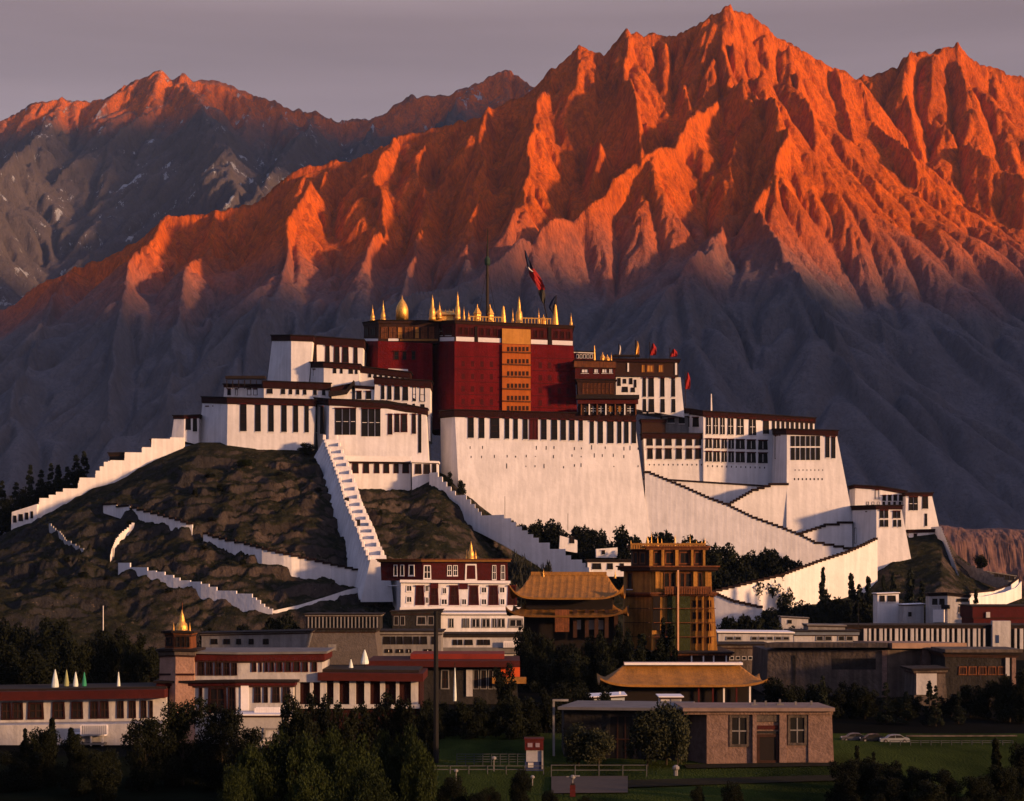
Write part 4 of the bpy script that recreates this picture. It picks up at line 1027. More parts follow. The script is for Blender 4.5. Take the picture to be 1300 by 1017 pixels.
t2 = Bld('white_terrace_block', 'grey flat roofed block with a strip of dark windows under the white terrace block', [(562, 808, 562, 850, 588), (668, 808, 668, 850, 588)], D=14, band=2.5, bandm=CONCD, batter=0, wall=WHITE2)
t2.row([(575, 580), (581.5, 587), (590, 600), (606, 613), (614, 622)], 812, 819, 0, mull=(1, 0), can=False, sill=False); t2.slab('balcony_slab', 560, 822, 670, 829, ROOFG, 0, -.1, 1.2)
railing(t2.root, 640, 668, 814, 821, 586, 2.5, TRIM, 'railing')
t3_ = Bld('glass_fronted_block', 'dark glass fronted block left of the white terrace block', [(498, 780, 498, 806, 600), (559, 778, 559, 806, 600)], D=12, band=3, bandm=CONCD, batter=0, wall=CONCD)
t3_.row([(500, 506), (508, 514), (529, 541), (543, 551)], 782, 794, 0, mull=(1, 0), can=False, sill=False, fm=GREYW)
t4_ = Bld('grey_hall', 'low grey hall with a row of square windows beside the dark glass block', [(478, 805, 478, 850, 560), (560, 805, 560, 850, 560)], D=16, band=3, bandm=GREYW, batter=0, wall=GREYW)
t4_.row([(487, 495), (496.5, 502), (504, 511), (513, 523), (525, 532), (534, 542), (548, 552)], 808, 818, 0, mull=(0, 0), can=False, sill=False)
t4_.row([(489, 498), (503, 512), (516, 522), (538, 548)], 824, 829, 0, mull=(1, 0), can=False, sill=False, mm=TRIM)
s = Bld('stone_hall', 'plain grey stone hall with a colonnaded balcony on its roof', [(393, 802, 391, 860, 540), (476, 802, 481, 860, 540)], D=18, band=3, bandm=CONCD, batter=.02, wall=mat('grey_ashlar', (.10, .085, .085), var=.3, scale=.5, bump=.3))
sb = Bld('x', None, [(389, 782, 389, 799, 543), (482, 782, 482, 799, 543)], D=12, wall=CONCD, band=1.5, bandm=GREYW, root=s.root, part='balcony', batter=0)
for x in np.arange(391, 481, 4.6): sb.slab('column', x, 783, x + 1.4, 799, GREYW, 0, 0, .6)
s.slab('doorway', 416, 818, 427, 826, GREYW, 0, -.05, .1)
h = Bld('white_shed', 'long low pale shed with a shallow roof at the foot of the hill', [(256, 806, 256, 832, 520), (392, 803, 380, 832, 520)], D=12, band=1.2, bandm=ROOFG, batter=0, wall=GREYW)
h.row([(268, 276), (284, 292), (300, 306), (316, 322), (334, 341)], 811, 818, 0, mull=(1, 0), can=False, sill=False)
# left monastery-like complex
RR = dict(fm=MAROON, pm=DARK, mull=(1, 1), can=False, sill=False)
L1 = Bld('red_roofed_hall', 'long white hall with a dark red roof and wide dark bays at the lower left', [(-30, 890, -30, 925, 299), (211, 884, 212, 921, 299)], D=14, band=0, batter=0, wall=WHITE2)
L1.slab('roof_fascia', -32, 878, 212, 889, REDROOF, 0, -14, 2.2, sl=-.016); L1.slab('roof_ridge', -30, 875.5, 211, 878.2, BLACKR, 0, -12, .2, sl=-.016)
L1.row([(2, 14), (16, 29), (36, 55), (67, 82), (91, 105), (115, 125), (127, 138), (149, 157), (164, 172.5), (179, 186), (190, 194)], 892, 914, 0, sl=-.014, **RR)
L1b = Bld('x', None, [(-34, 921, -34, 946, 294), (208, 918, 208, 946, 294)], D=5, band=0, root=L1.root, part='plinth', batter=.03, wall=WHITE2)
L1b.slab('balcony_slab', 96, 930, 136, 933.5, TRIM, 0, 0, 2.0); L1b.slab('balcony_slab', 92, 942, 136, 944.5, ROOFG, 0, 0, 2.0); railing(L1.root, 104, 136, 921, 930, 291, 2.4, TRIM, 'railing')
for x in (104, 118, 132): L1b.slab('column', x, 933, x + 1.6, 946, WHITE2, 0, 1.2, 1.9)
TW = Bld('gold_topped_tower', 'square pink stone tower with an orange lantern and gilded spire at the lower left', [(203, 832, 200, 866, 303), (223, 831, 222, 866, 299), (246, 832, 248, 866, 299)], D=7, band=5, bandm=CONC, batter=.0, wall=mat('pink_plaster', (.34, .20, .155), var=.25, scale=.6, bump=.2), proud=.3)
TL = Bld('x', None, [(210, 806, 209, 825.5, 303), (221, 805, 221, 826, 300.5), (242, 806, 243, 826, 300.5)], D=5, band=2, bandm=WOODR, root=TW.root, part='lantern', batter=0, wall=WOODR, proud=.25)
TL.row([(223.5, 228.5), (231, 234), (236.5, 240.5)], 808, 822, 1, mull=(0, 1), can=False, sill=False); TL.row([(212, 219)], 809, 820, 0, mull=(1, 1), can=False, sill=False)
TW.slab('string_course', 201, 855, 222, 857.5, MAROON, 0, -.05, .15); TW.slab('string_course', 223, 855, 247, 857.5, MAROON, 1, -.05, .15)
finial(TW.root, 231, 774, 804, 303, 'stupa', 17); finial(TW.root, 220.5, 790, 804, 301, 'spire', 4); finial(TW.root, 241, 790, 804, 301, 'spire', 4)
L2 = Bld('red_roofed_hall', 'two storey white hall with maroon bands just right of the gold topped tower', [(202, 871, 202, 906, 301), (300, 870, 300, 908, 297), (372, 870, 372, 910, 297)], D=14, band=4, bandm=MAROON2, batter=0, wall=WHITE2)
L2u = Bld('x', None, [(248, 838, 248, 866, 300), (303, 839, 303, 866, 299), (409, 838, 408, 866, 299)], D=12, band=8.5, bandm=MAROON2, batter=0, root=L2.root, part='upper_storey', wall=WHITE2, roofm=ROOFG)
L2u.row([(251, 259.5), (262, 270), (273, 281), (284, 291.5), (294, 301)], 838.5, 857.5, 0, **RR)
L2u.row([(320, 325.5), (330, 332.5), (336, 340), (342.5, 348), (351, 358.5), (361.5, 369.5), (372, 381), (384, 391), (396, 402.5)], 839.5, 853, 1, fm=MAROON2, pm=DARK, mull=(0, 0), can=False, sill=False)
L2.row([(205, 219), (227, 232), (240, 246), (253, 257), (265, 287), (290, 299)], 872, 905, 0, **RR)
L2.row([(323, 331), (335, 340), (346, 355), (359, 368)], 871, 892, 1, **RR)
L2.slab('white_door', 306, 870, 316, 906, TRIM, 1, 0, .25); railing(L2.root, 325, 355, 899, 907, 294, 3, TRIM, 'railing')
L2b = Bld('white_block', 'bare white block with one shuttered window beneath the two storey hall', [(298, 908, 298, 960, 291), (370, 908, 370, 960, 291)], D=5, band=1.5, bandm=TRIM, batter=0, wall=mat('pale_render', (.33, .315, .33), var=.15, scale=.4, bump=.1), roof=0)
L2b.win(335, 924, 357, 939, 0, fm=GREYW, pm=WHITE2, mull=(0, 0), can=False); L2b.win(328, 934, 331, 938, 0, mull=(0, 0), can=False, sill=False); L2b.win(335, 946, 349, 950, 0, mull=(3, 0), can=False, sill=False)
L3 = Bld('red_roofed_hall', 'low wing with white pillars under a broad dark red roof', [(372, 868, 372, 925, 300), (533, 863, 533, 925, 300)], D=14, band=0, batter=0, wall=MAROON)
L3.slab('roof_fascia', 405, 853, 538, 863, REDROOF, 0, -14, 2.2, sl=.01); L3.slab('roof_ridge', 408, 849.5, 532, 852.6, BLACKR, 0, -12, .2, sl=.01)
for x0, x1 in ((376, 381), (394, 398), (407, 415), (424, 431), (444, 452), (463, 470), (483, 489), (503, 507), (522, 531)): L3.slab('column', x0, 864.5, x1, 894, WHITE2, 0, 0, .7)
L3.slab('plinth', 372, 894, 533, 899, WHITE2, 0, 0, 1.0)
L4 = Bld('orange_roofed_hall', 'long hall with a deep red and orange roof behind the tall dark pole', [(470, 852, 470, 895, 384), (655, 848, 658, 895, 384)], D=22, band=0, batter=0, wall=CONCD)
L4.slab('roof_fascia', 466, 838, 660, 846, REDROOF, 0, -18, 3, sl=.0); L4.slab('roof_ridge', 520, 831, 640, 837.8, mat('red_tin', (.16, .018, .012), var=.3, scale=.3), 0, -16, -3); L4.slab('orange_panel', 470, 846.5, 530, 856, ORROOF, 0, .1, .5); L4.slab('orange_panel', 636, 847, 660, 859, ORROOF, 0, .1, .6)
L4.row([(560, 570), (601, 608), (610, 618), (620, 626), (628, 634)], 850, 875, 0, mull=(1, 1), can=False, sill=False, fm=GREYW); L4.slab('curtain', 592, 850, 600, 884, WHITE2, 0, 0, .4)
L4.slab('roof_fascia', 625, 859, 668, 867, GOLDR, 0, .8, 2.6)
# curved gilt roofs
def chinese_roof(root, c, w, d, ridge, h, rz=0, up=1.6, m=None, name='gilded_roof', th=.5, pw=1.55):
    nx, ny = 49, 25; V = []; 
    ca, sa = math.cos(rz), math.sin(rz)
    for L in (0, 1):
        for j in range(ny):
            for i in range(nx):
                x = (i / (nx - 1) * 2 - 1) * w / 2; y = (j / (ny - 1) * 2 - 1) * d / 2
                s_ = max(abs(y) / (d / 2), (abs(x) - ridge / 2) / (w / 2 - ridge / 2), 0)
                a, b_ = abs(x) / (w / 2), abs(y) / (d / 2)
                z = h * (1 - s_) ** pw + up * (a ** 8) * (b_ ** 5) + up * .35 * a ** 6 * b_
                rib = .06 * math.cos(x * 7) if L == 0 else 0
                V.append((c[0] + x * ca - y * sa, c[1] + x * sa + y * ca, c[2] + z + rib - L * th))
    n = nx * ny; Fc = []
    for j in range(ny - 1):
        for i in range(nx - 1):
            q = j * nx + i; Fc.append((q, q + 1, q + nx + 1, q + nx)); Fc.append((n + q + nx, n + q + nx + 1, n + q + 1, n + q))
    for i in range(nx - 1):
        Fc.append((i + n, i + n + 1, i + 1, i)); q = (ny - 1) * nx + i; Fc.append((q, q + 1, q + n + 1, q + n))
    for j in range(ny - 1):
        q = j * nx; Fc.append((q, q + nx, q + nx + n, q + n)); q = j * nx + nx - 1; Fc.append((q + n, q + nx + n, q + nx, q))
    mb = MB(); mb.v = V; mb.f = Fc; mb.m = [0] * len(Fc)
    o = mb.build(name, m or GOLDR, root, smooth=False)
    rb = MB()
    rb.hull([(c[0] + sx * ca * ridge / 2 - sy * sa * .5, c[1] + sx * sa * ridge / 2 + sy * ca * .5, c[2] + h - .4) for sx, sy in ((-1, -1), (1, -1), (1, 1), (-1, 1))],
            [(c[0] + sx * ca * ridge / 2 - sy * sa * .3, c[1] + sx * sa * ridge / 2 + sy * ca * .3, c[2] + h + .5) for sx, sy in ((-1, -1), (1, -1), (1, 1), (-1, 1))])
    rb.build('ridge', m or GOLDR, root)
    return o
Yp = 446
pg = empty('golden_roofed_temple', P(722, 860, Yp), 'temple with two tiers of upswept golden roofs left of the golden tower', 'temple')
c = P(722, 758, Yp); chinese_roof(pg, (c.x, c.y, c.z), 28.8, 17.6, 19.5, 6.0, rz=-.10, up=2.4)
mb = MB(); mb.box((c.x + .5, c.y + 1, c.z - 2.2), (22, 11, 4.8), 0, -.1); mb.build('upper_wall', DARK, pg)
c2_ = P(722, 780, Yp); chinese_roof(pg, (c2_.x, c2_.y, c2_.z), 30.6, 20, 21.5, 3.2, rz=-.10, up=1.7, name='lower_gilded_roof', m=mat('dark_gilt_roof', (.15, .065, .014), var=.4, scale=.6))  # lower roof in a darker gilt than the upper one
mb = MB(); mb.box((c2_.x + .5, c2_.y + 1.5, c2_.z / 2 - .2), (23, 13, c2_.z + .3), 0, -.1); mb.build('lower_wall', DARK, pg)
mb = MB(); q = P(713.5, 788, 437); mb.box((q.x, q.y, q.z), (3.6, 1.2, 5.6)); mb.build('orange_pillar', WOODR, pg)
for px in (730, 745, 757, 770, 782):
    mb = MB(); q = P(px, 792, 439); mb.box((q.x, q.y, q.z), (1.0, 1.0, 7)); mb.build('column', WOODD, pg)
for px in (733, 750, 762, 773):
    mb = MB(); q = P(px + .5, 793, 440.3); mb.box((q.x, q.y, q.z), (1.6, .3, 2.4)); mb.build('window', WHITE2, pg)
finial(pg, 690, 722, 733, Yp, 'spire', 3); finial(pg, 781, 722, 733, Yp, 'spire', 3)
# golden tower wrapped in scaffold netting
NET = mat('green_scaffold_net', (.028, .034, .012), rough=.95, var=.4, scale=.8, bump=.2)
TWM = mat('tower_orange_wall', (.40, .185, .04), rough=.85, var=.35, scale=.5, band=(1.2, .35), bump=.2)
TB = Bld('golden_tower', 'tall orange and gold tower partly wrapped in green netting right of the golden roofs', [(793, 756, 793, 832, 457), (828, 756, 827, 832, 446), (906, 756, 914, 832, 446)], D=18, wall=TWM, band=2.2, bandm=WOODR, batter=.02, proud=.8, roofm=WOODR)
TM = Bld('x', None, [(794, 724, 793, 756, 457.5), (829, 724, 829, 756, 447), (903, 724, 904, 756, 447)], D=17, wall=TWM, band=4, bandm=WOODD, batter=0, root=TB.root, part='middle_storey', proud=1.6, roofm=WOODR)
TT = Bld('x', None, [(803, 698, 803, 720, 458.5), (823, 698, 823, 720, 449), (895, 698, 895, 720, 449)], D=14, wall=WOODD, band=3, bandm=WOODR, batter=0, root=TB.root, part='top_storey', proud=.9, roofm=WOODR)
for x0, x1 in ((824, 829), (839.5, 843), (857, 861), (877, 880), (892, 895)): TT.slab('pillar', x0, 698, x1, 719, TWM, 1, 0, .8)
TT.row([(830, 838.5), (844.5, 856), (862.5, 875.5), (881.5, 891)], 700.5, 716.5, 1, mull=(1, 0), fm=WOODR, can=False, sill=False); TT.row([(805, 810), (813, 820)], 700.5, 716.5, 0, mull=(0, 0), fm=WOODR, can=False, sill=False)
TM.row([(843, 850), (851, 857), (863, 869), (870, 878), (886, 891)], 727, 748, 1, mull=(0, 1), fm=WOODR, can=False, sill=False); TM.win(797, 727, 803, 748, 0, mull=(0, 1), fm=WOODR, can=False)
for x0, x1 in ((822, 828),): TM.slab('pillar', x0, 724, x1, 755, TWM, 0, 0, .6)
for x0, x1 in ((832, 838), (858, 862), (880, 885), (895, 899)): TM.slab('pillar', x0, 724, x1, 755, TWM, 1, 0, .7)
TM.slab('balcony', 844, 747, 902, 754, WOODR, 1, 0, 1.6)
railing(TB.root, 845, 902, 745, 753, 444.5, 3, WOODR, 'railing')
TB.slab('netting', 847, 757, 857.5, 828, NET, 1, .2, .7); TB.slab('netting', 862, 757, 876, 830, NET, 1, .2, .7); TB.slab('netting', 829, 757, 838, 800, DARK, 1, .1, .4)  # the black strip is no net: it paints the shade of the recess
TB.slab('scaffold_pole', 859, 724, 861, 828, mat('pale_pole', (.55, .30, .18), var=.2), 1, 1.6, 2.2)
for y in (772, 790, 808): TB.slab('scaffold_ledger', 829, y, 908, y + .8, WOODR, 1, .7, 1.3); TB.slab('scaffold_ledger', 796, y, 827, y + .8, WOODD, 0, .5, .9)
for x in (884, 892, 900): TB.slab('scaffold_pole', x, 757, x + .8, 828, TWM, 1, .2, .9)
for yy_ in (760, 775, 790, 806): TB.row([(879, 883.5), (886, 890.5), (897, 903)], yy_ + 2, yy_ + 11, 1, mull=(1, 1), fm=WOODR, can=False, sill=False)
for x0, y0, y1 in ((832, 805, 828), (838, 800, 828), (843, 800, 828)): TB.slab('netting', x0, y0, x0 + 4, y1, WOODD, 1, .1, .5)  # dark strips, not net: shade at the recess foot put into colour
for px, y0, k, w_ in ((801, 686, 'obelisk', 2), (822, 680, 'stupa', 6), (827, 674, 'spire', 3), (835, 678, 'spire', 3), (840, 684, 'obelisk', 2), (857, 679, 'obelisk', 2.5), (876, 678, 'spire', 3), (884, 684, 'spire', 3), (891, 687, 'obelisk', 2), (895, 683, 'obelisk', 2)):
    finial(TB.root, px, y0, 696, 452, k, w_)
railing(TB.root, 802, 896, 690, 695.5, 448.5, 3.2, GOLDR, 'gilded_railing')
TBb = Bld('x', None, [(795, 832, 793, 884, 438), (925, 832, 925, 884, 438)], D=30, wall=WOODD, band=2.5, bandm=WOODR, batter=0, root=TB.root, part='podium', proud=.9)
for x in (797, 820, 838, 853, 877, 892, 905, 921): TBb.slab('post', x, 832, x + 1.6, 842, TRIM, 0, 0, .5)
# golden roofed gate hall in front of the tower
gh = empty('golden_roofed_hall', P(865, 893, 382), 'low black fronted hall under one wide golden roof in front of the golden tower', 'hall')
c = P(865, 866.5, 382); chinese_roof(gh, (c.x, c.y, c.z), 36.5, 15, 25.5, 4.0, up=1.2, pw=1.35)
mb = MB(); q = P(867, 842.3, 382); mb.box((q.x, q.y, q.z), (26, 3.4, .5)); mb.build('roof_ledge', TRIM, gh)
mb = MB(); mb.box((c.x, c.y + 1, c.z / 2 - .1), (30, 9, c.z + .4)); mb.build('wall', DARK, gh)
for px, w_, m_ in ((755, 9, WHITE2), (850, 5, WHITE2)): pass
for px in (887, 905, 919, 935, 952):
    mb = MB(); q = P(px, 885, 376); mb.box((q.x, q.y, 2.0), (.35, .35, 4.2)); mb.build('column', TRIM if px in (919, 952) else MAROON2, gh)
bx = Bld('white_hut', 'white flat roofed hut with two dark windows behind the concrete garden hall', [(738, 886, 738, 905, 330), (793, 883, 793, 905, 330)], D=8, band=1, bandm=TRIM, batter=0, wall=mat('blue_white_panel', (.34, .37, .42), var=.1), roof=0)
bx.row([(751, 758), (760, 768), (776, 790)], 889, 896, 0, mull=(1, 0), can=False, sill=False)
for x in (767.5, 787.5):
    q = P(x, 883, 331); mb = MB(); mb.box((q.x, q.y + 1, q.z), (.35, .35, 1.4)); mb.build('vent_pipe', TRIM, bx.root)
bx2 = Bld('white_hut', 'plain white box hut beside the brown stone building roof', [(839, 885, 839, 905, 325), (865, 885, 865, 905, 325)], D=6, band=1, bandm=TRIM, batter=0, wall=WHITE2, roof=0); bx2.slab('shutter', 852, 887, 864, 899, GREYW, 0, 0, .15)
# nearest stone building and its dark neighbour
SB = Bld('stone_building', 'near flat roofed brown stone building with two tall windows and a dark doorway', [(871, 907, 867, 980, 268), (897, 906, 895.5, 980, 262), (1056, 905, 1059, 976, 262)], D=13, wall=PINKST, band=0, batter=.02)
SB.slab('roof_slab', 866, 898, 1058, 902.5, mat('stone_coping', (.20, .14, .12), var=.3), 1, -13, 1.3); SB.slab('cornice', 868, 902.7, 1057, 907, PINKST, 1, -.1, .5)
SB.win(926, 908, 951, 948, 1, mull=(1, 1), fm=CONC, mm=GREYW, sill=False, can=False, taper=0); SB.win(1000, 908, 1024, 946, 1, mull=(1, 1), fm=CONC, mm=GREYW, sill=False, can=False, taper=0)
SB.win(960.5, 932, 989, 969, 1, mull=(0, 0), fm=WOODD, pm=DARK, can=False, sill=False, taper=0); SB.slab('lintel', 960, 908, 989, 916, CONC, 1, 0, .25); SB.slab('transom_window', 961.5, 921, 988, 926, REDROOF, 1, 0, .12); SB.slab('transom_window', 961.5, 928, 988, 931, CONCD, 1, 0, .2)
for x0, x1 in ((955, 960), (989, 998)): SB.slab('pilaster', x0, 907, x1, 971, PINKST, 1, 0, .5)
for x0, x1 in ((897, 924), (1026, 1056)): SB.slab('pilaster', x0, 907.5, x1, 973, PINKST, 1, 0, .22)
SB.slab('step', 950, 970, 1000, 976, CONC, 1, 0, 1.6)
for x, y in ((958, 894), (972, 895), (990, 893), (1010, 896), (1030, 895)):
    q = P(x, y, 268); mb = MB(); mb.box((q.x, q.y, q.z - .35), (1.1, .8, .7)); mb.box((q.x, q.y, q.z + .2), (.3, .3, .9)); mb.build('roof_vent', ROOFG, SB.root)
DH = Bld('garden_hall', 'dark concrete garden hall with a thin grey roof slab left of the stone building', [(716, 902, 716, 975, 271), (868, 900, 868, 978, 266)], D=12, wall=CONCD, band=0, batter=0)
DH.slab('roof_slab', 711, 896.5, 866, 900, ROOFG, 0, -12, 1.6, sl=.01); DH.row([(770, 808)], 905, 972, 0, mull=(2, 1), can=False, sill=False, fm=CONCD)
mb = MB(); a = P(703, 889, 272); mb.box((a.x, a.y, a.z / 2), (.35, .35, a.z)); b_ = P(720, 889, 272); mb.box(((a.x + b_.x) / 2, a.y, a.z), (b_.x - a.x + .4, .6, .3)); mb.build('canopy_frame', GREYW, DH.root)
# right side complex
BG = Bld('concrete_complex', 'wide windowless concrete hall with a flat slab roof at the right', [(975, 826, 973, 885, 412), (1127, 825, 1127, 885, 404), (1196, 826, 1200, 885, 408)], D=26, wall=CONC, band=0, batter=.02)
BG.slab('roof_slab', 972, 816, 1127, 822, CONC, 0, -20, 2.0); BG.slab('roof_slab', 1127.5, 816, 1222, 823, mat('warm_concrete', (.22, .14, .11), var=.3), 1, -18, 2.0)
BG.slab('buttress', 1168, 824, 1180, 852, PINKST, 1, 0, 1.2); BG.slab('dark_panel', 1006, 832, 1010, 870, CONCD, 0, 0, .12); BG.slab('dark_panel', 1056, 836, 1112, 850, CONCD, 0, 0, .1); BG.slab('buttress', 1120, 826, 1126, 885, PINKST, 0, 0, .5)  # darker concrete panels standing slightly proud of the wall
W1_ = Bld('white_annex', 'pale annex with a brown slab roof in front of the wide concrete hall', [(1162, 854, 1160, 890, 380), (1200, 853, 1203, 890, 380)], D=10, wall=CONC, band=3, bandm=CONC, batter=0); W1_.slab('white_panel', 1163, 855, 1189, 882, WHITE2, 0, 0, .25)
W2_ = Bld('dark_hall', 'dark flat roofed hall with an orange window strip at the far right', [(1200, 832, 1200, 890, 392), (1290, 834, 1290, 890, 392)], D=18, wall=CONCD, band=2.5, bandm=WOODD, batter=0)
W2_.row(even(1216, 1278, 5, .8), 846, 857, 0, mull=(1, 0), fm=WOODR, pm=WOODD, can=False, sill=False); W2_.slab('white_post', 1276, 835, 1281, 858, WHITE2, 0, 0, .5); W2_.slab('white_post', 1284, 835, 1289, 872, PINKST, 0, 0, .5)
W2_.slab('roof_slab', 1198, 824, 1296, 828, CONC, 0, -12, 1.5)
V1 = Bld('white_modern_building', 'low white modern building with ribbon windows right of the golden tower', [(912, 803, 912, 840, 520), (1007, 804, 1007, 840, 520)], D=14, wall=WHITE2, band=1.6, bandm=TRIM, batter=0, roof=0)
V1.row([(922, 931), (933, 941), (954, 961), (963, 971), (973, 981), (984, 992), (994, 1002)], 808, 813, 0, mull=(1, 0), can=False, sill=False, fm=GREYW)
V1b = Bld('brown_hall', 'plain brown flat hall beneath the low white modern building', [(913, 822, 913, 850, 470), (975, 822, 975, 850, 470)], D=14, wall=CONC, band=3, bandm=CONC, batter=0); V1b.row(even(925, 972, 6, .7), 833, 838, 0, mull=(0, 0), can=False, sill=False, fm=WHITE2)
V2 = Bld('white_modern_building', 'blue grey modern building with two stepped flat roofs left of the colonnade', [(1008, 806, 1008, 840, 540), (1089, 806, 1089, 840, 540)], D=14, wall=WHITE2, band=4, bandm=mat('blue_grey_slab', (.12, .14, .19), var=.2), batter=0)
V2.row([(1036, 1045), (1047, 1056), (1064, 1072), (1074, 1083)], 807, 814, 0, mull=(0, 0), can=False, sill=False, fm=GREYW)
V2b = Bld('x', None, [(1026, 794, 1026, 802, 546), (1073, 795, 1073, 802, 546)], D=9, wall=GREYW, band=1.6, bandm=ROOFG, root=V2.root, part='upper_storey', batter=0, roof=0)
CN = Bld('colonnade_building', 'long dark roofed colonnade with white columns at the right', [(1076, 797, 1076, 842, 566), (1310, 797, 1310, 842, 566)], D=14, wall=DARK, band=2.5, bandm=BLACKR, batter=0)
for i, x in enumerate(np.arange(1096, 1304, 6.6)):
    if 1252 < x < 1284: continue
    CN.slab('column', x, 798, x + (2.6 if i % 3 else 4.2), 824, WHITE2, 0, 0, .8)
CN.slab('white_block', 1258, 788, 1281, 830, WHITE2, 0, 0, 2.0); CN.slab('door', 1262, 806, 1266, 816, mat('blue_door', (.02, .04, .12)), 0, 2.0, 2.15)
HB = Bld('red_roof_house', 'dark maroon roofed house at the far right edge above the colonnade', [(1236, 784, 1236, 800, 600), (1320, 784, 1320, 800, 600)], D=16, wall=MAROON2, band=14, bandm=MAROON2, batter=0); HB.slab('chimney', 1251, 777, 1256, 784, WHITE2, 0, 0, 1)
HW = Bld('white_house', 'white two storey house with dark beams at the right foot of the hill', [(1180, 756, 1180, 800, 648), (1203, 755, 1203, 800, 642), (1231, 758, 1233, 800, 642)], D=12, wall=WHITE2, band=2, bandm=BLACKR, batter=0)
HW.row([(1184, 1190), (1193, 1199)], 760, 768, 0, mull=(0, 0), can=False); HW.slab('beam', 1196, 768, 1206, 773, DARK, 0, 0, .6); HW.row([(1215, 1229)], 760, 764, 1, mull=(0, 0), can=False, sill=False); HW.row([(1217, 1230)], 770, 778, 1, mull=(1, 0), can=False, fm=CONC); HW.slab('white_wing', 1186, 774, 1200, 790, TRIM, 0, 0, .8)
HS = Bld('white_house', 'low white shed among the conifers left of the beamed house', [(1147, 768, 1147, 795, 655), (1173, 767, 1173, 795, 655)], D=8, wall=WHITE2, band=1, bandm=TRIM, batter=0, roof=0); HS.win(1153, 777, 1157, 783, 0, mull=(0, 0), can=False)
HG = Bld('white_house', 'small white house with a domed porch half hidden by conifers below the corner tower', [(1114, 754, 1114, 795, 665), (1141, 753, 1141, 795, 665)], D=8, wall=WHITE, band=1, bandm=TRIM, batter=0, roof=0); HG.row([(1117, 1123), (1127, 1137)], 756, 764, 0, mull=(1, 0), can=False)
HG2 = Bld('white_house', 'pale rubble walled hut beside the dark hedge right of the golden tower', [(992, 783, 992, 800, 640), (1026, 785, 1026, 802, 640)], D=6, wall=WHITE2, band=1, bandm=ROOFG, batter=0, roof=0); HG2.win(1000, 787, 1005, 792, 0, mull=(0, 0), can=False)
# ------------------------------------------------------------------ trees
def leaf_mat(name, c1, c2):
    m = bpy.data.materials.new(name); m.use_nodes = True
    t = m.node_tree; b = t.nodes['Principled BSDF']; b.inputs['Roughness'].default_value = .85; b.inputs['Specular IOR Level'].default_value = .1
    tc = t.nodes.new('ShaderNodeTexCoord'); n = t.nodes.new('ShaderNodeTexNoise'); n.inputs['Scale'].default_value = 9; n.inputs['Detail'].default_value = 3
    t.links.new(tc.outputs['Object'], n.inputs['Vector'])
    oi = t.nodes.new('ShaderNodeObjectInfo')
    ad = t.nodes.new('ShaderNodeMath'); ad.operation = 'MULTIPLY_ADD'; ad.inputs[1].default_value = .35; t.links.new(oi.outputs['Random'], ad.inputs[0]); t.links.new(n.outputs['Fac'], ad.inputs[2])
    r = t.nodes.new('ShaderNodeValToRGB'); r.color_ramp.elements[0].position = .45; r.color_ramp.elements[0].color = (*c1, 1)
    r.color_ramp.elements[1].position = .85; r.color_ramp.elements[1].color = (*c2, 1)
    t.links.new(ad.outputs[0], r.inputs[0]); t.links.new(r.outputs[0], b.inputs['Base Color'])
    return m
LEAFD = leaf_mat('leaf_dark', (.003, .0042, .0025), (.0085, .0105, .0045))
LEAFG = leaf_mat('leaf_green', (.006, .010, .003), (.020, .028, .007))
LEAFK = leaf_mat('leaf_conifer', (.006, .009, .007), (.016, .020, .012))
BARK = mat('bark', (.035, .025, .018), var=.4, scale=3)
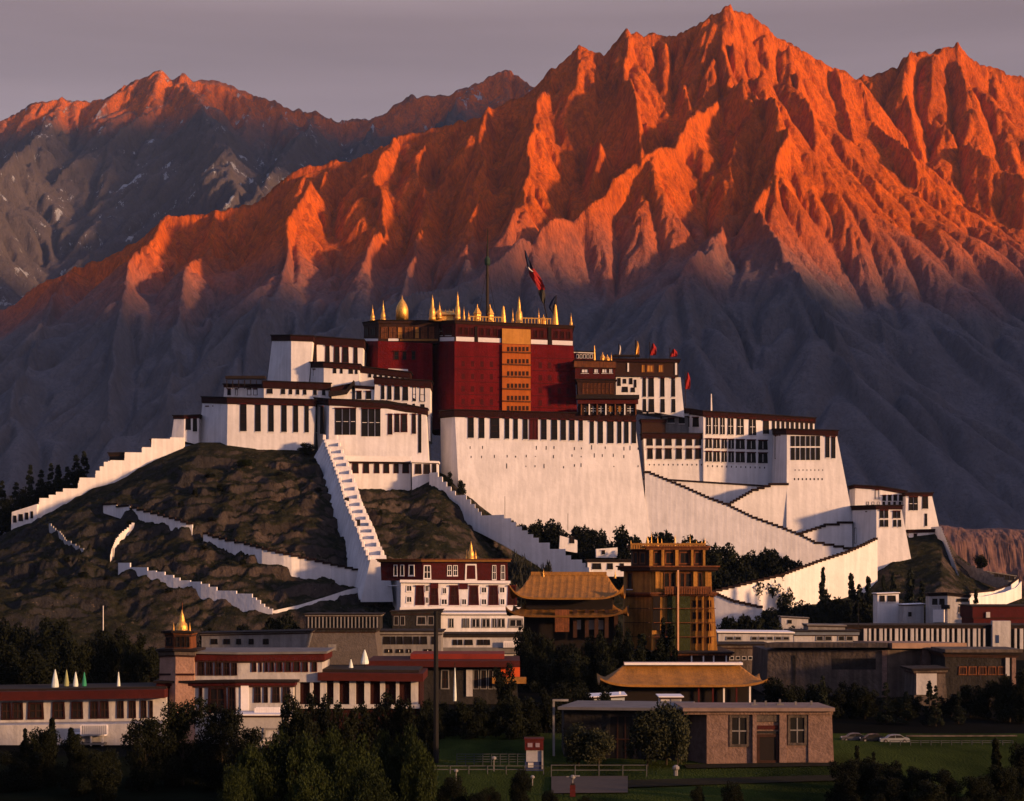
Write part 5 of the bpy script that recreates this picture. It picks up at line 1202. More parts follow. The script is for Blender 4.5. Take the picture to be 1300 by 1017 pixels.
def crown_mesh(kind, n, leaf, seed, m):
    r = np.random.default_rng(seed)
    C = []
    if kind == 'broad':
        k = 26
        for i in range(k):
            a = r.uniform(0, 2 * PI); el = r.uniform(-.8, 1.0); q = r.uniform(.25, 1.0)
            C.append((math.cos(a) * q * .36 * math.sqrt(max(0, 1 - el * el * .7)), math.sin(a) * q * .36 * math.sqrt(max(0, 1 - el * el * .7)), .52 + el * .34, r.uniform(.12, .20)))
    elif kind == 'round':
        for i in range(20):
            a = r.uniform(0, 2 * PI); el = r.uniform(0, 1.0); q = r.uniform(.2, .9)
            C.append((math.cos(a) * q * .42, math.sin(a) * q * .42, .12 + el * .72 * (1 - .35 * q), r.uniform(.12, .2)))
    elif kind == 'mass':
        for i in range(34):
            a = r.uniform(0, 2 * PI); el = r.uniform(0, 1.0); q = r.uniform(.2, 1.0) * (1 if el < .6 else 1.25 - .8 * (el - .3))
            C.append((math.cos(a) * q * .36, math.sin(a) * q * .36, .08 + el * .80, r.uniform(.09, .16)))
    elif kind == 'tall':
        for i in range(34):
            h = r.uniform(.12, .97); w_ = .16 * math.sin(min(1, h * 1.25) * PI) ** .6 * (1.0 if h < .7 else (1.05 - h) * 2.6)
            a = r.uniform(0, 2 * PI); q = r.uniform(.2, 1) * w_
            C.append((math.cos(a) * q, math.sin(a) * q, h, r.uniform(.05, .085)))
    elif kind == 'willow':
        for i in range(40):
            a = r.uniform(0, 2 * PI); q = r.uniform(.1, .95); h = .93 - .38 * q * q + r.uniform(-.3, .04)
            for j in range(4): C.append((math.cos(a) * q * .36, math.sin(a) * q * .36, max(.05, h - j * .15 * (.6 + q)), r.uniform(.06, .10)))
    elif kind == 'conifer':
        for i in range(60):
            h = .08 + .9 * r.uniform(0, 1) ** 1.1; a = r.uniform(0, 2 * PI); q = (1 - h) * .24 * r.uniform(.5, 1.15) + .012
            C.append((math.cos(a) * q, math.sin(a) * q, h - q * .25, .035 + (1 - h) * .05))
    C = np.array(C); w_ = C[:, 3] ** 2; idx = r.choice(len(C), n, p=w_ / w_.sum())
    d = r.normal(size=(n, 3)); d /= np.linalg.norm(d, axis=1)[:, None]
    rad = C[idx, 3] * r.uniform(.45, 1.12, n)
    if kind == 'willow': d[:, 2] *= 1.3
    if kind == 'conifer': d[:, 2] *= .45
    c = C[idx, :3] + d * rad[:, None]
    u = r.normal(size=(n, 3)); u /= np.linalg.norm(u, axis=1)[:, None]
    v = np.cross(u, r.normal(size=(n, 3))); v /= np.linalg.norm(v, axis=1)[:, None]
    if kind == 'willow': v = v * .45 + np.array([0, 0, 1.0]); 
    s = leaf * r.uniform(.6, 1.3, n)[:, None]
    P4 = np.stack([c - u * s * .6, c + v * s * 1.1, c + u * s * .6, c - v * s * 1.1], 1).reshape(-1, 3)
    Fq = np.arange(n * 4).reshape(n, 4)
    me = bpy.data.meshes.new('crown_' + kind)
    me.vertices.add(n * 4); me.vertices.foreach_set('co', P4.astype(np.float32).ravel())
    me.loops.add(n * 4); me.loops.foreach_set('vertex_index', Fq.astype(np.int32).ravel())
    me.polygons.add(n); me.polygons.foreach_set('loop_start', np.arange(0, n * 4, 4, dtype=np.int32)); me.update(calc_edges=True)
    me.materials.append(m)
    return me
def trunk_mesh(kind, seed):
    r = random.Random(seed); mb = MB()
    top = .8 if kind in ('conifer', 'tall') else .5
    mb.tube([(0, 0, -.04), (.004, .002, .2), (-.004, .004, .4), (.003, 0, top)], [.022, .016, .012, .003], 6)
    if kind not in ('conifer',):
        for i in range(6):
            a = r.uniform(0, 2 * PI); h = r.uniform(.2, .45); q = .22 if kind != 'tall' else .08
            mb.tube([(0, 0, h), (math.cos(a) * q * .5, math.sin(a) * q * .5, h + .12), (math.cos(a) * q, math.sin(a) * q, h + .26)], [.009, .006, .003], 5)
    me = bpy.data.meshes.new('trunk_' + kind); me.from_pydata(mb.v, [], mb.f); me.materials.append(BARK); return me
TV = {}
def tree_proto(kind, near, leafm):
    key = (kind, near, leafm.name)
    if key not in TV:
        n = {'far': 2200, 'mid': 5200, 'near': 15000}[near]; lf = {'far': .042, 'mid': .028, 'near': .0165}[near]
        TV[key] = [(crown_mesh(kind, n, lf, 100 + i * 7 + len(TV), leafm), trunk_mesh(kind, i)) for i in range(3)]
    return TV[key]
RT = random.Random(99)
def tree(name, label, px, py, Y, kind, wpx=None, near='far', m=None, group=None, zg=None, cat='tree'):
    """crown top seen at (px, py), standing Y metres away"""
    z0 = zg if zg is not None else (float(hill_z((px - 650) * Y / F, Y)) - .3 if Y > 610 else 0.0)
    z0 = max(z0, -.3)
    h = max(2.0, Z(py, Y) - z0)
    vs = tree_proto(kind, near, m or LEAFD); cm, tm = vs[RT.randrange(3)]
    nat = {'broad': .86, 'mass': .9, 'round': 1.05, 'tall': .36, 'willow': .85, 'conifer': .46}[kind]
    s = h
    sx = s if wpx is None else (wpx * Y / F) / nat
    sx = min(max(sx, (.72 if kind == 'round' else .45) * s), 2.2 * s)
    root = empty(name, (X(px, Y), Y, z0), label, cat, group)
    root.scale = (sx, sx, s); root.rotation_euler = (0, 0, RT.uniform(0, 6.28))
    for nm, me in (('trunk', tm), ('crown', cm)):
        o = bpy.data.objects.new(nm, me); COL.objects.link(o); o.parent = root
    return root
ORD = ['first', 'second', 'third', 'fourth', 'fifth', 'sixth', 'seventh', 'eighth', 'ninth', 'tenth', 'eleventh', 'twelfth', 'thirteenth', 'fourteenth', 'fifteenth', 'sixteenth', 'seventeenth', 'eighteenth', 'nineteenth', 'twentieth']
def cluster(name, desc, where, items, group, **k):
    """items: (px, py, Y, width_px[, kind])"""
    items = sorted(items, key=lambda t: t[0])
    for i, t in enumerate(items):
        kk = dict(k)
        if len(t) > 4: kk['kind'] = t[4]
        pos = 'leftmost' if i == 0 else ('rightmost' if i == len(items) - 1 else ORD[i] + ' from left')
        tree(name, '%s, %s %s' % (desc, pos, where), t[0], t[1], t[2], kk.pop('kind'), t[3], group=group, **kk)
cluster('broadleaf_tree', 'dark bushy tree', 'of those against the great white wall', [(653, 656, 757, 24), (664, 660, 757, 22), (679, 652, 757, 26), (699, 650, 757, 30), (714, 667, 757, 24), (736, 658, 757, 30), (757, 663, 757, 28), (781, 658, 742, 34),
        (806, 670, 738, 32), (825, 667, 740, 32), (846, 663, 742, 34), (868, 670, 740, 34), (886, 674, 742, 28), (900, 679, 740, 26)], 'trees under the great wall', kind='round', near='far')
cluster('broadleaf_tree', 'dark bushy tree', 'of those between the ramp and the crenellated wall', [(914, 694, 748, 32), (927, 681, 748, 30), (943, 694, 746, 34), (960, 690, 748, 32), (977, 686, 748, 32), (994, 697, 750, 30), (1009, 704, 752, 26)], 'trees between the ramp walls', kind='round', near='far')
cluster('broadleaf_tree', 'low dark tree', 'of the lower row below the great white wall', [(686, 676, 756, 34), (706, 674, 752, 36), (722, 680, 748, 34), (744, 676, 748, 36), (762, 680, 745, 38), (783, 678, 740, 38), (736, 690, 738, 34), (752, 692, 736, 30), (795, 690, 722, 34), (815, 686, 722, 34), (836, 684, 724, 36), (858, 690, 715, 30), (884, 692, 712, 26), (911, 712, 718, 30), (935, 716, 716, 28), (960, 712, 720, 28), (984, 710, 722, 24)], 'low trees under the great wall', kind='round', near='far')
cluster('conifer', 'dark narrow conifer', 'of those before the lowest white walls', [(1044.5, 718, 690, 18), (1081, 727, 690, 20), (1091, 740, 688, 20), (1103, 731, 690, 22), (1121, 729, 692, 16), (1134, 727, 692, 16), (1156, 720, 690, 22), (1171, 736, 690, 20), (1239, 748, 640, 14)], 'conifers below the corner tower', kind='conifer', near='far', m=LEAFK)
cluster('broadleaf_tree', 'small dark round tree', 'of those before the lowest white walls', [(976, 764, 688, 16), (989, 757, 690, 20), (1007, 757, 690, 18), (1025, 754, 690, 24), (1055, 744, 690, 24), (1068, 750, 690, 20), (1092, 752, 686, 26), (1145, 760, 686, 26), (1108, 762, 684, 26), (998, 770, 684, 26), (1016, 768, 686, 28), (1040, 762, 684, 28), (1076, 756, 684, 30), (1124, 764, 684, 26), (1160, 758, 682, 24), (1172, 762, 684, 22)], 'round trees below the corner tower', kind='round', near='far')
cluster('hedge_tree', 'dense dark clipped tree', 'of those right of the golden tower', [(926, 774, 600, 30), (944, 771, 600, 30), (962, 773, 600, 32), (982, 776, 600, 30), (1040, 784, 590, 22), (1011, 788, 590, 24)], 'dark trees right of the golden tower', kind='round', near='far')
cluster('conifer', 'black pointed conifer', 'of those behind the left skyline wall', [(3, 610, 815, 20), (20, 612, 812, 22), (38, 590, 815, 22), (52, 596, 818, 22), (65, 588, 815, 20), (74, 590, 818, 20), (86, 592, 815, 20), (97, 577, 812, 22), (107, 573, 815, 20)], 'conifers on the left skyline', kind='conifer', near='mid', m=LEAFK)
cluster('broadleaf_tree', 'black round tree', 'of those low behind the left skyline wall', [(-6, 625, 800, 30), (14, 628, 795, 32), (34, 616, 805, 34), (58, 606, 808, 34), (80, 600, 808, 30), (100, 590, 808, 24)], 'round trees on the left skyline', kind='round', near='mid')
tree('broadleaf_tree', 'lone dark green tree standing on the hill below the west bastion', 311, 582, 755, 'broad', 34, 'mid', LEAFG)
tree('bush', 'dark bush tucked against the top of the central stair', 388, 561, 778, 'round', 30, 'mid', cat='bush')
tree('bush', 'dark bush beside the brown ruined hut', 397, 596, 760, 'round', 26, 'mid', cat='bush')
tree('bush', 'small dark bush on the slope beside the central stair', 404, 640, 735, 'round', 20, 'mid', cat='bush')
tree('bush', 'small bush at the top of the middle diagonal stair', 569, 596, 772, 'round', 12, 'far', cat='bush')
tree('bush', 'dark bush behind the middle diagonal stair', 585, 606, 770, 'round', 14, 'far', cat='bush')
cluster('willow_tree', 'grey green drooping tree', 'of those below the middle diagonal stair', [(650, 694, 665, 22), (664, 700, 662, 22), (680, 710, 658, 22), (695, 716, 655, 22), (656, 712, 650, 24), (676, 722, 650, 24)], 'trees below the middle stair', kind='willow', near='mid', m=leaf_mat('leaf_grey', (.014, .015, .013), (.035, .036, .030)))
rr = random.Random(12)
items = []
for i in range(26):                 # shrubs on the slopes
    px = rr.choice([rr.uniform(150, 400), rr.uniform(470, 640), rr.uniform(20, 330)]); py = rr.uniform(600, 770)
    if 470 < px < 640: py = rr.uniform(630, 700)
    if px < 150: py = rr.uniform(700, 775)
    q = onhill(px, py)
    if q.y > 825 or q.y < 612: continue
    items.append((px, py - rr.uniform(5, 10), q.y, rr.uniform(9, 18)))
items = sorted(items)[:19]
cluster('shrub', 'small dark shrub on the rocky slope', 'of the scattered hill shrubs', items, 'shrubs on the hill', kind='round', near='far', cat='shrub')
# trees in the town
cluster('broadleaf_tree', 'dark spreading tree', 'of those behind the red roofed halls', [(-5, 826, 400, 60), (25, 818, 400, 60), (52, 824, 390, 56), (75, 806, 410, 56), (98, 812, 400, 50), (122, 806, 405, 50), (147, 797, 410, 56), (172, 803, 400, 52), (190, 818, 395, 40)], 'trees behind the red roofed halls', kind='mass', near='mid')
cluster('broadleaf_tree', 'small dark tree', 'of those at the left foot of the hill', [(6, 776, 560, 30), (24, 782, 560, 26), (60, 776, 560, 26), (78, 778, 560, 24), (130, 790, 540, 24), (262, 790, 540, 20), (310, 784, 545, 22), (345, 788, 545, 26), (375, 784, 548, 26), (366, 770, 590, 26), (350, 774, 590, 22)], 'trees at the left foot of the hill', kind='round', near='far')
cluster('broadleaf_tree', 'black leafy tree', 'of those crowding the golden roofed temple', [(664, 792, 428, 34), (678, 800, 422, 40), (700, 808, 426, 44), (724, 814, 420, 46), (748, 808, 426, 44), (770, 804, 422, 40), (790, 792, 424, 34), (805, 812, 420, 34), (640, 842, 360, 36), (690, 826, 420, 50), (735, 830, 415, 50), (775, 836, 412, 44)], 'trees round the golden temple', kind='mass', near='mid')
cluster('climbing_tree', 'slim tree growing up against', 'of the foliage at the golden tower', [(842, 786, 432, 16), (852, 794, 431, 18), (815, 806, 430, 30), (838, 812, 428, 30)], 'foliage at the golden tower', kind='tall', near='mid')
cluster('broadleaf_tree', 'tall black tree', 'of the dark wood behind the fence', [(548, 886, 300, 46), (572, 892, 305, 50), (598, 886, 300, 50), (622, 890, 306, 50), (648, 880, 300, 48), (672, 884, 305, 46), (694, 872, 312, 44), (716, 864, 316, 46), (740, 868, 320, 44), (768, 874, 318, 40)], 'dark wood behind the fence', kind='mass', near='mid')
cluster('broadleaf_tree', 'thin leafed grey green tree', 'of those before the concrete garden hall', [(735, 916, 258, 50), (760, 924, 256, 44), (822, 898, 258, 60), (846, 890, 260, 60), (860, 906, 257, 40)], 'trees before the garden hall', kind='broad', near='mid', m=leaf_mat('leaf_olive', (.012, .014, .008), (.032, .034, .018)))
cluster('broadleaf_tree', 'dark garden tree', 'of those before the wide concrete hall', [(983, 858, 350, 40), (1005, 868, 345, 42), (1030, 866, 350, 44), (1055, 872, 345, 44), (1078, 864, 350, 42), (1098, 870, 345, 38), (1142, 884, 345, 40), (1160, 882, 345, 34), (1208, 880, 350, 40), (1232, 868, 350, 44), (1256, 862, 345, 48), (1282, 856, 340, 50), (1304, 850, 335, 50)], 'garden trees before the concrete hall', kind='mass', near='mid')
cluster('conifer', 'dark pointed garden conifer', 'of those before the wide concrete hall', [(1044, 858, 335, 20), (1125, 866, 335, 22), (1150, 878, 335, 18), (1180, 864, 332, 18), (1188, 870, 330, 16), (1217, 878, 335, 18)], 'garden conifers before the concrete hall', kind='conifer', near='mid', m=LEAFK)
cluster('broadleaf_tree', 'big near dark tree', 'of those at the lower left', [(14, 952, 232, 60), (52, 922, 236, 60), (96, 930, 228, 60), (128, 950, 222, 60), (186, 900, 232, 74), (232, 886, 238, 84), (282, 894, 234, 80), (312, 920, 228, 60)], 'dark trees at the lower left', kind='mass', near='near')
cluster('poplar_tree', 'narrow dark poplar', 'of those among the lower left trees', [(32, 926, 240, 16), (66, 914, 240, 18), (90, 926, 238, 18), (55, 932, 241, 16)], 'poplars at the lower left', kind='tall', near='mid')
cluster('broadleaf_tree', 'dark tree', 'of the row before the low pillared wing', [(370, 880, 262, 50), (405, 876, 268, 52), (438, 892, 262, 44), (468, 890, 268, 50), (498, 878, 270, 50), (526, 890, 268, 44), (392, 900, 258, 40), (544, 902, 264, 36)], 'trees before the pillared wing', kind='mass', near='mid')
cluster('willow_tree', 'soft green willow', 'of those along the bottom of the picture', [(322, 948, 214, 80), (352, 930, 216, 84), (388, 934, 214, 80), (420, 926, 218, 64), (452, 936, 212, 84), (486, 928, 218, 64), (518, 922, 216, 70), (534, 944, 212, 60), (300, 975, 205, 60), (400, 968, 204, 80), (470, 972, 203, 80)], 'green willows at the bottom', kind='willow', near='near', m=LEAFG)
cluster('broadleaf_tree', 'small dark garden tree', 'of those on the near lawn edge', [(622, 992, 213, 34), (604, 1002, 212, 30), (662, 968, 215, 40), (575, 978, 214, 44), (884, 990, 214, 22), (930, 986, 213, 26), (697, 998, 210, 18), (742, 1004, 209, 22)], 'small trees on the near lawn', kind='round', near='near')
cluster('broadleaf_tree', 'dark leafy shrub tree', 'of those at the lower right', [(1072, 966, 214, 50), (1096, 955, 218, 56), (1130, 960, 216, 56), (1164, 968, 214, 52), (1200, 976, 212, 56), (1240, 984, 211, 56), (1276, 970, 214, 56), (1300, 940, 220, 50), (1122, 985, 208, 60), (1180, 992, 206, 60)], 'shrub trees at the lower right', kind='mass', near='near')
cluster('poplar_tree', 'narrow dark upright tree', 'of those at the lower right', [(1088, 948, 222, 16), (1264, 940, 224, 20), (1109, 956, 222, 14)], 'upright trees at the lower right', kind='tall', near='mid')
# ------------------------------------------------------------------ grounds and small things
def gz(px, py, z=0.0):
    Y = (CZ - z) * F / (py - HZ); return Vector(((px - 650) * Y / F, Y, z))
def sheet(name, pts, z, m, kind='structure'):
    mb = MB(); mb.poly([Vector((p.x, p.y, z)) for p in pts]); o = mb.build(name, m); return tag(o, kind=kind)
LAWN = mat('lawn_grass', (.038, .050, .012), spec=0.0, var=.55, scale=.06, col2=(.010, .015, .005), stretch=(1, .25, 1), bump=.5, bscale=3)
gx_, gy_ = np.meshgrid(np.linspace(-16, 110, 90), np.linspace(196, 309, 70))
gzv = .35 + .10 * vnoise(gx_ / 18, gy_ / 14, 8) + .04 * vnoise(gx_ / 2.0, gy_ / 2.0, 9)
tag(mesh_np('lawn', np.stack([gx_.ravel(), gy_.ravel(), gzv.ravel()], 1), grid_faces(90, 70), LAWN), kind='structure')
gz1 = lambda px, py: gz(px, py, .52)
sheet('path', [gz1(700, 1007), gz1(797, 1006), gz1(797, 985), gz1(700, 985.5)], .52, mat('court_paving', (.06, .044, .036), var=.25, scale=1.2))
sheet('footpath', [gz1(872, 975), gz1(1062, 972), gz1(1062, 967), gz1(868, 970)], .50, mat('path_paving', (.03, .026, .018), spec=0.0, var=.3, scale=1.2))
sheet('footpath', [gz1(797, 999), gz1(1075, 990), gz1(1075, 983), gz1(797, 990)], .49, mat('path_paving', (.03, .026, .018), spec=0.0))
sheet('path', [gz(-400, 1200), gz(545, 1200), gz(545, 960), gz(-400, 960)], .02, mat('dark_soil', (.008, .010, .006), spec=0.0, var=.4, scale=.3))
sheet('road', [gz(1040, 938.5), gz(1330, 938.5), gz(1330, 934), gz(1040, 934)], .02, mat('asphalt', (.016, .016, .018), spec=0.0, var=.2, scale=.5))
k_ = MB(); a = gz(1150, 937.5); b_ = gz(1290, 937.2); k_.box(((a.x + b_.x) / 2, a.y, .45), (b_.x - a.x, .3, .25)); tag(k_.build('kerb', CONC), kind='structure')
def put(name, label, cat, loc, parts, group=None):
    r = empty(name, loc, label, cat, group)
    for nm, mb, m in parts: mb.build(nm, m, r)
    return r
# far right mesa and low land
def mesa():
    xs = np.linspace(525, 1000, 300); us = np.linspace(0, 1, 26)
    gx, gu = np.meshgrid(xs, us)
    prof = np.interp(gu, [0, .22, .30, .42, .55, .72, 1], [0, .30, .42, .72, .86, .97, 1.0])
    H = 86 + 9 * fbm(gx / 70, gx * 0 + 1.2, 4, 3) - 10 * (gx - 540) / 300
    H *= np.clip((gx - 525) / 20, 0, 1)
    y = 2150 + gu * 130 + 16 * fbm(gx / 34, gu * 1.7, 5, 4) * np.clip(1.2 - gu, 0, 1) + 3 * fbm(gx / 7, gu * 6, 3, 8)
    z = -2 + H * prof + 3.5 * fbm(gx / 12, gu * 8, 4, 6) * np.sin(gu * PI)
    tag(mesh_np('terrain', np.stack([gx.ravel(), y.ravel(), z.ravel()], 1), grid_faces(300, 26), mat('pink_cliff', (.14, .072, .062), var=.5, scale=.05, bump=.6, bscale=.25), smooth=False), kind='structure')
mesa()
# mast and flags on the red palace
Yf = 812
p = P(618.7, 408, Yf); mb = MB(); mb.tube([(p.x, p.y, p.z - 1), (p.x, p.y, Z(330, Yf)), (p.x + .2, p.y, Z(290, Yf))], [.75, .6, .12], 8); mb2 = MB(); mb2.lathe((p.x, p.y, Z(337, Yf)), [(.9, 0), (1.3, .8), (1.3, 3), (.6, 4.2)], 8)
mb3 = MB(); mb3.tube([(p.x, p.y, Z(339, Yf)), (X(606, Yf), p.y, p.z)], .08, 4); mb3.tube([(p.x, p.y, Z(339, Yf)), (X(631, Yf), p.y, p.z)], .08, 4)
put('flag_mast', 'tall thin dark mast rising from the middle of the red palace roof', 'mast', (p.x, p.y, p.z), [('pole', mb, mat('mast_brown', (.03, .02, .015))), ('collar', mb2, mat('mast_green', (.02, .04, .03))), ('stay', mb3, BLACKR)])
def cloth(pts_w, Y, segs, m, nm, parent_parts):
    """pts_w: (px, py, width px) down the middle of a hanging cloth"""
    mb = MB(); V = []
    for i, (px, py, w_) in enumerate(pts_w):
        for j in range(5):
            t = j / 4 - .5; V.append(P(px + t * w_, py, Y + .7 * math.sin(i * 1.3 + j * 1.7)))
    for i in range(len(pts_w) - 1):
        for j in range(4): q = i * 5 + j; mb.f.append((q, q + 1, q + 6, q + 5)); mb.m.append(0)
    n = len(V); mb.v = [tuple(v) for v in V] + [(v.x, v.y + .12, v.z) for v in V]
    mb.f += [tuple(n + k for k in reversed(f)) for f in mb.f]; mb.m += [0] * (len(mb.f) - len(mb.m))
    parent_parts.append((nm, mb, m))
NAVY = mat('flag_navy', (.010, .014, .045)); FRED = mat('flag_red', (.24, .012, .012), var=.2); FOL = mat('flag_olive', (.035, .03, .025)); FWH = mat('flag_white', (.55, .5, .5))
pp = []
cloth([(666.5, 318, 1.5), (668.5, 326, 4), (671.5, 335, 5.5), (674, 341, 6)], Yf, 4, NAVY, 'navy_cloth', pp)
cloth([(674.5, 341, 7), (678, 349, 12), (682, 356, 12), (686, 363, 10), (688, 368, 8)], Yf, 4, FRED, 'red_cloth', pp)
cloth([(687, 368, 8), (688.5, 375, 8), (689.5, 382, 5), (691, 386.5, 1.5)], Yf, 4, FOL, 'dark_cloth', pp)
cloth([(670, 339, 3), (672, 342, 3.5), (677, 345, 4)], Yf - .6, 4, FWH, 'white_cloth', pp)
q0 = P(697, 412, Yf); mb = MB(); mb.tube([P(697, 412, Yf) - Vector((0, 0, 1)), P(686, 365, Yf + 1), P(666, 317, Yf + 1)], [.3, .22, .08], 6); pp.append(('pole', mb, BLACKR))
put('long_flag', 'long drooping navy, red and olive flag streaming from a leaning pole over the red palace', 'flag', q0, pp)
pp = []; cloth([(705, 376, 1.5), (702, 383, 6), (701, 390, 9), (703, 397, 5), (704, 401, 1)], Yf, 4, NAVY, 'navy_cloth', pp)
mb = MB(); mb.tube([P(706, 414, Yf) - Vector((0, 0, 1)), P(706, 375, Yf)], .22, 6); pp.append(('pole', mb, BLACKR))
put('small_flag', 'small navy flag hanging near the right end of the red palace roof', 'flag', P(706, 414, Yf), pp)
for px, py, yb, w_, m_, lab in ((787, 438, 453, 3, FWH, 'slim white flag at the left corner of the gold windowed tower'), (809, 433, 453, 5, GOLD, 'gilded pennant on the roof of the gold windowed tower'), (829, 436, 453, 9, FRED, 'broad red flag in the middle of the gold windowed tower roof'),
                             (855, 443, 455, 10, FRED, 'dark red flag at the right corner of the gold windowed tower'), (873, 473, 496, 7, FRED, 'red flag hanging off the right side of the gold windowed tower')):
    pp = []; Yq = 806 if px != 873 else 812
    cloth([(px, py, w_ * .2), (px + w_ * .1, py + (yb - py) * .3, w_ * .7), (px, py + (yb - py) * .65, w_), (px, yb - 2, w_ * .8)], Yq, 4, m_, 'cloth', pp)
    mb = MB(); mb.tube([P(px - w_ * .45, yb + (3 if px != 873 else 20), Yq) , P(px - w_ * .45, py - 1.5, Yq)], .2, 6); pp.append(('pole', mb, BLACKR))
    put('small_flag', lab, 'flag', P(px, yb, Yq), pp)
q = P(903, 518, 800); mb = MB(); mb.tube([q - Vector((0, 0, 2)), P(903, 500, 800)], [.45, .2], 6); put('roof_pole', 'short white pole standing on the black roof of the long east block', 'pole', q, [('pole', mb, TRIM)])
# pointed white tents and furled banners on the hall roofs
def banner(px, y0, y1, w_, Y, m_, lab, yb=None):
    a = P(px, y1, Y); H = (y1 - y0) * Y / F; R = w_ * Y / F / 2
    mb = MB(); mb.lathe((a.x, a.y, a.z), [(R, 0), (R * 1.05, H * .12), (R * .8, H * .4), (R * .4, H * .75), (.03, H)], 9)
    mp = MB(); mp.tube([(a.x, a.y, a.z - (.9 if yb is None else (yb - y1) * Y / F)), (a.x, a.y, a.z + H * 1.04)], .07, 5)
    put('furled_banner', lab, 'banner', (a.x, a.y, a.z), [('cloth', mb, m_), ('pole', mp, BLACKR)])
GRB = mat('banner_green', (.03, .22, .13)); YLB = mat('banner_yellow', (.30, .32, .16)); WHB = mat('banner_white', (.60, .66, .66))
for px, y0, y1, w_, m_, lab in ((70, 849, 873, 9, WHB, 'leftmost and widest white furled banner on the low red roof'), (84.5, 849, 871, 6, YLB, 'pale yellow green furled banner on the low red roof'), (96, 852, 871.5, 6.5, WHB, 'white furled banner between the yellow and the green banner'),
                                (107, 852, 871, 5.5, GRB, 'green furled banner on the low red roof'), (150.5, 851, 875, 4.5, WHB, 'lone thin white furled banner nearest the gold topped tower')):
    banner(px, y0, y1, w_, 302, m_, lab)
banner(463, 824, 843, 10, 306, WHB, 'pointed white cone canopy on the pillared wing roof'); banner(445.5, 836, 850, 6, 305, WHB, 'small white bollard shaped banner beside the cone canopy'); banner(577.5, 843, 890, 4, 300, WHB, 'tall thin white furled banner right of the tall dark pole', 905)
# poles
def pole(px, y0, y1, Y, r, m_, lab, arm=None, name='utility_pole', cat='pole'):
    a = P(px, y1, Y); a.z = max(a.z, 0) if Y < 600 else a.z; mb = MB(); top = P(px, y0, Y); mb.tube([(a.x, a.y, a.z - .5), (top.x, a.y, top.z)], [r, r * .75], 8)
    parts = [('shaft', mb, m_)]
    if arm: m2 = MB(); m2.box((top.x, top.y, top.z - arm[1]), (arm[0], .25, .25)); parts.append(('cross_arm', m2, m_))
    return put(name, lab, cat, (a.x, a.y, a.z), parts)
pole(553.5, 776, 975, 262, .42, mat('pole_black', (.010, .009, .010)), 'very tall thick black pole standing left of centre before the halls', (1.6, .4))
pole(131, 769, 800, 545, .14, TRIM, 'thin white pole at the left foot of the hill', None, 'flag_pole')
pole(231.5, 765, 776, 545, .12, WOODR, 'short thin orange pole on the hill behind the gilded spire', None, 'flag_pole')
pole(1090, 765, 826, 560, .10, CONCD, 'thin pole rising over the dark colonnade roof', None)
pole(641, 630, 668, 740, .12, BLACKR, 'thin black pole before the great wall above the diagonal stair', None)
pole(721, 652, 672, 736, .12, BLACKR, 'thin pole above the trees under the great wall', None)
# fence and goal frame along the lawn
def fence(name, lab, px0, px1, pyt, pyb, n, m_, rails=(1.0, .55), z=.5):
    a, b_ = gz(px0, pyb, z), gz(px1, pyb, z); h = (pyb - pyt) * a.y / F
    r = empty(name, a, lab, 'fence'); 
    for i in range(n + 1):
        t = i / n; mb = MB(); mb.box((a.x + (b_.x - a.x) * t, a.y, a.z + h / 2 - .1), (.12, .12, h + .2)); mb.build('post', m_, r)
    for k in rails:
        mb = MB(); mb.box(((a.x + b_.x) / 2, a.y + .12, a.z + h * k - .06), (b_.x - a.x, .10, .10)); mb.build('rail', m_, r)
    return r
GF = mat('fence_grey', (.07, .07, .075))
fence('fence', 'thin grey rail fence across the lawn before the garden hall', 700, 821, 971, 985, 4, GF)
fence('fence', 'low grey rail fence behind the kiosk at the lawn edge', 548, 690, 972, 982, 6, GF)
fence('fence', 'long pale panel fence in the dark behind the kiosk', 580, 668, 957, 970, 8, mat('fence_dim', (.04, .045, .05)), rails=(1.0, .75, .5, .25))
fence('fence', 'low white edged fence along the far lawn edge at the right', 1130, 1286, 940, 945, 12, mat('fence_dim', (.1, .1, .11)))
# kiosk
kq = gz(678, 977, .4); kw = 2.5; mb1 = MB(); mb1.box((kq.x, kq.y, 1.0), (2.7, 2.2, 1.3)); mb2 = MB(); mb2.box((kq.x, kq.y, 2.45), (2.3, 2.0, 1.7)); mb3 = MB(); mb3.box((kq.x, kq.y, 4.1), (2.7, 2.4, 1.5)); mb3.box((kq.x, kq.y, 4.95), (2.9, 2.6, .2))
mb4 = MB(); mb4.box((kq.x - .6, kq.y - 1.24, 4.1), (.7, .1, .6)); mb4.box((kq.x + .5, kq.y - 1.24, 4.1), (.6, .1, .6)); mb5 = MB(); mb5.box((kq.x + 1.2, kq.y - 1.2, 1.9), (.25, .25, 2.8)); mb6 = MB(); mb6.box((kq.x - .5, kq.y - 1.16, 1.2), (.8, .1, .7))
put('kiosk', 'small kiosk with a dark red top, white middle and blue base on the lawn', 'kiosk', kq, [('base', mb1, mat('kiosk_blue', (.02, .03, .09))), ('wall', mb2, mat('kiosk_white', (.30, .30, .35))), ('roof', mb3, MAROON2), ('window', mb4, mat('kiosk_glass', (.2, .15, .2))), ('post', mb5, GREYW), ('hatch', mb6, WHITE2)])
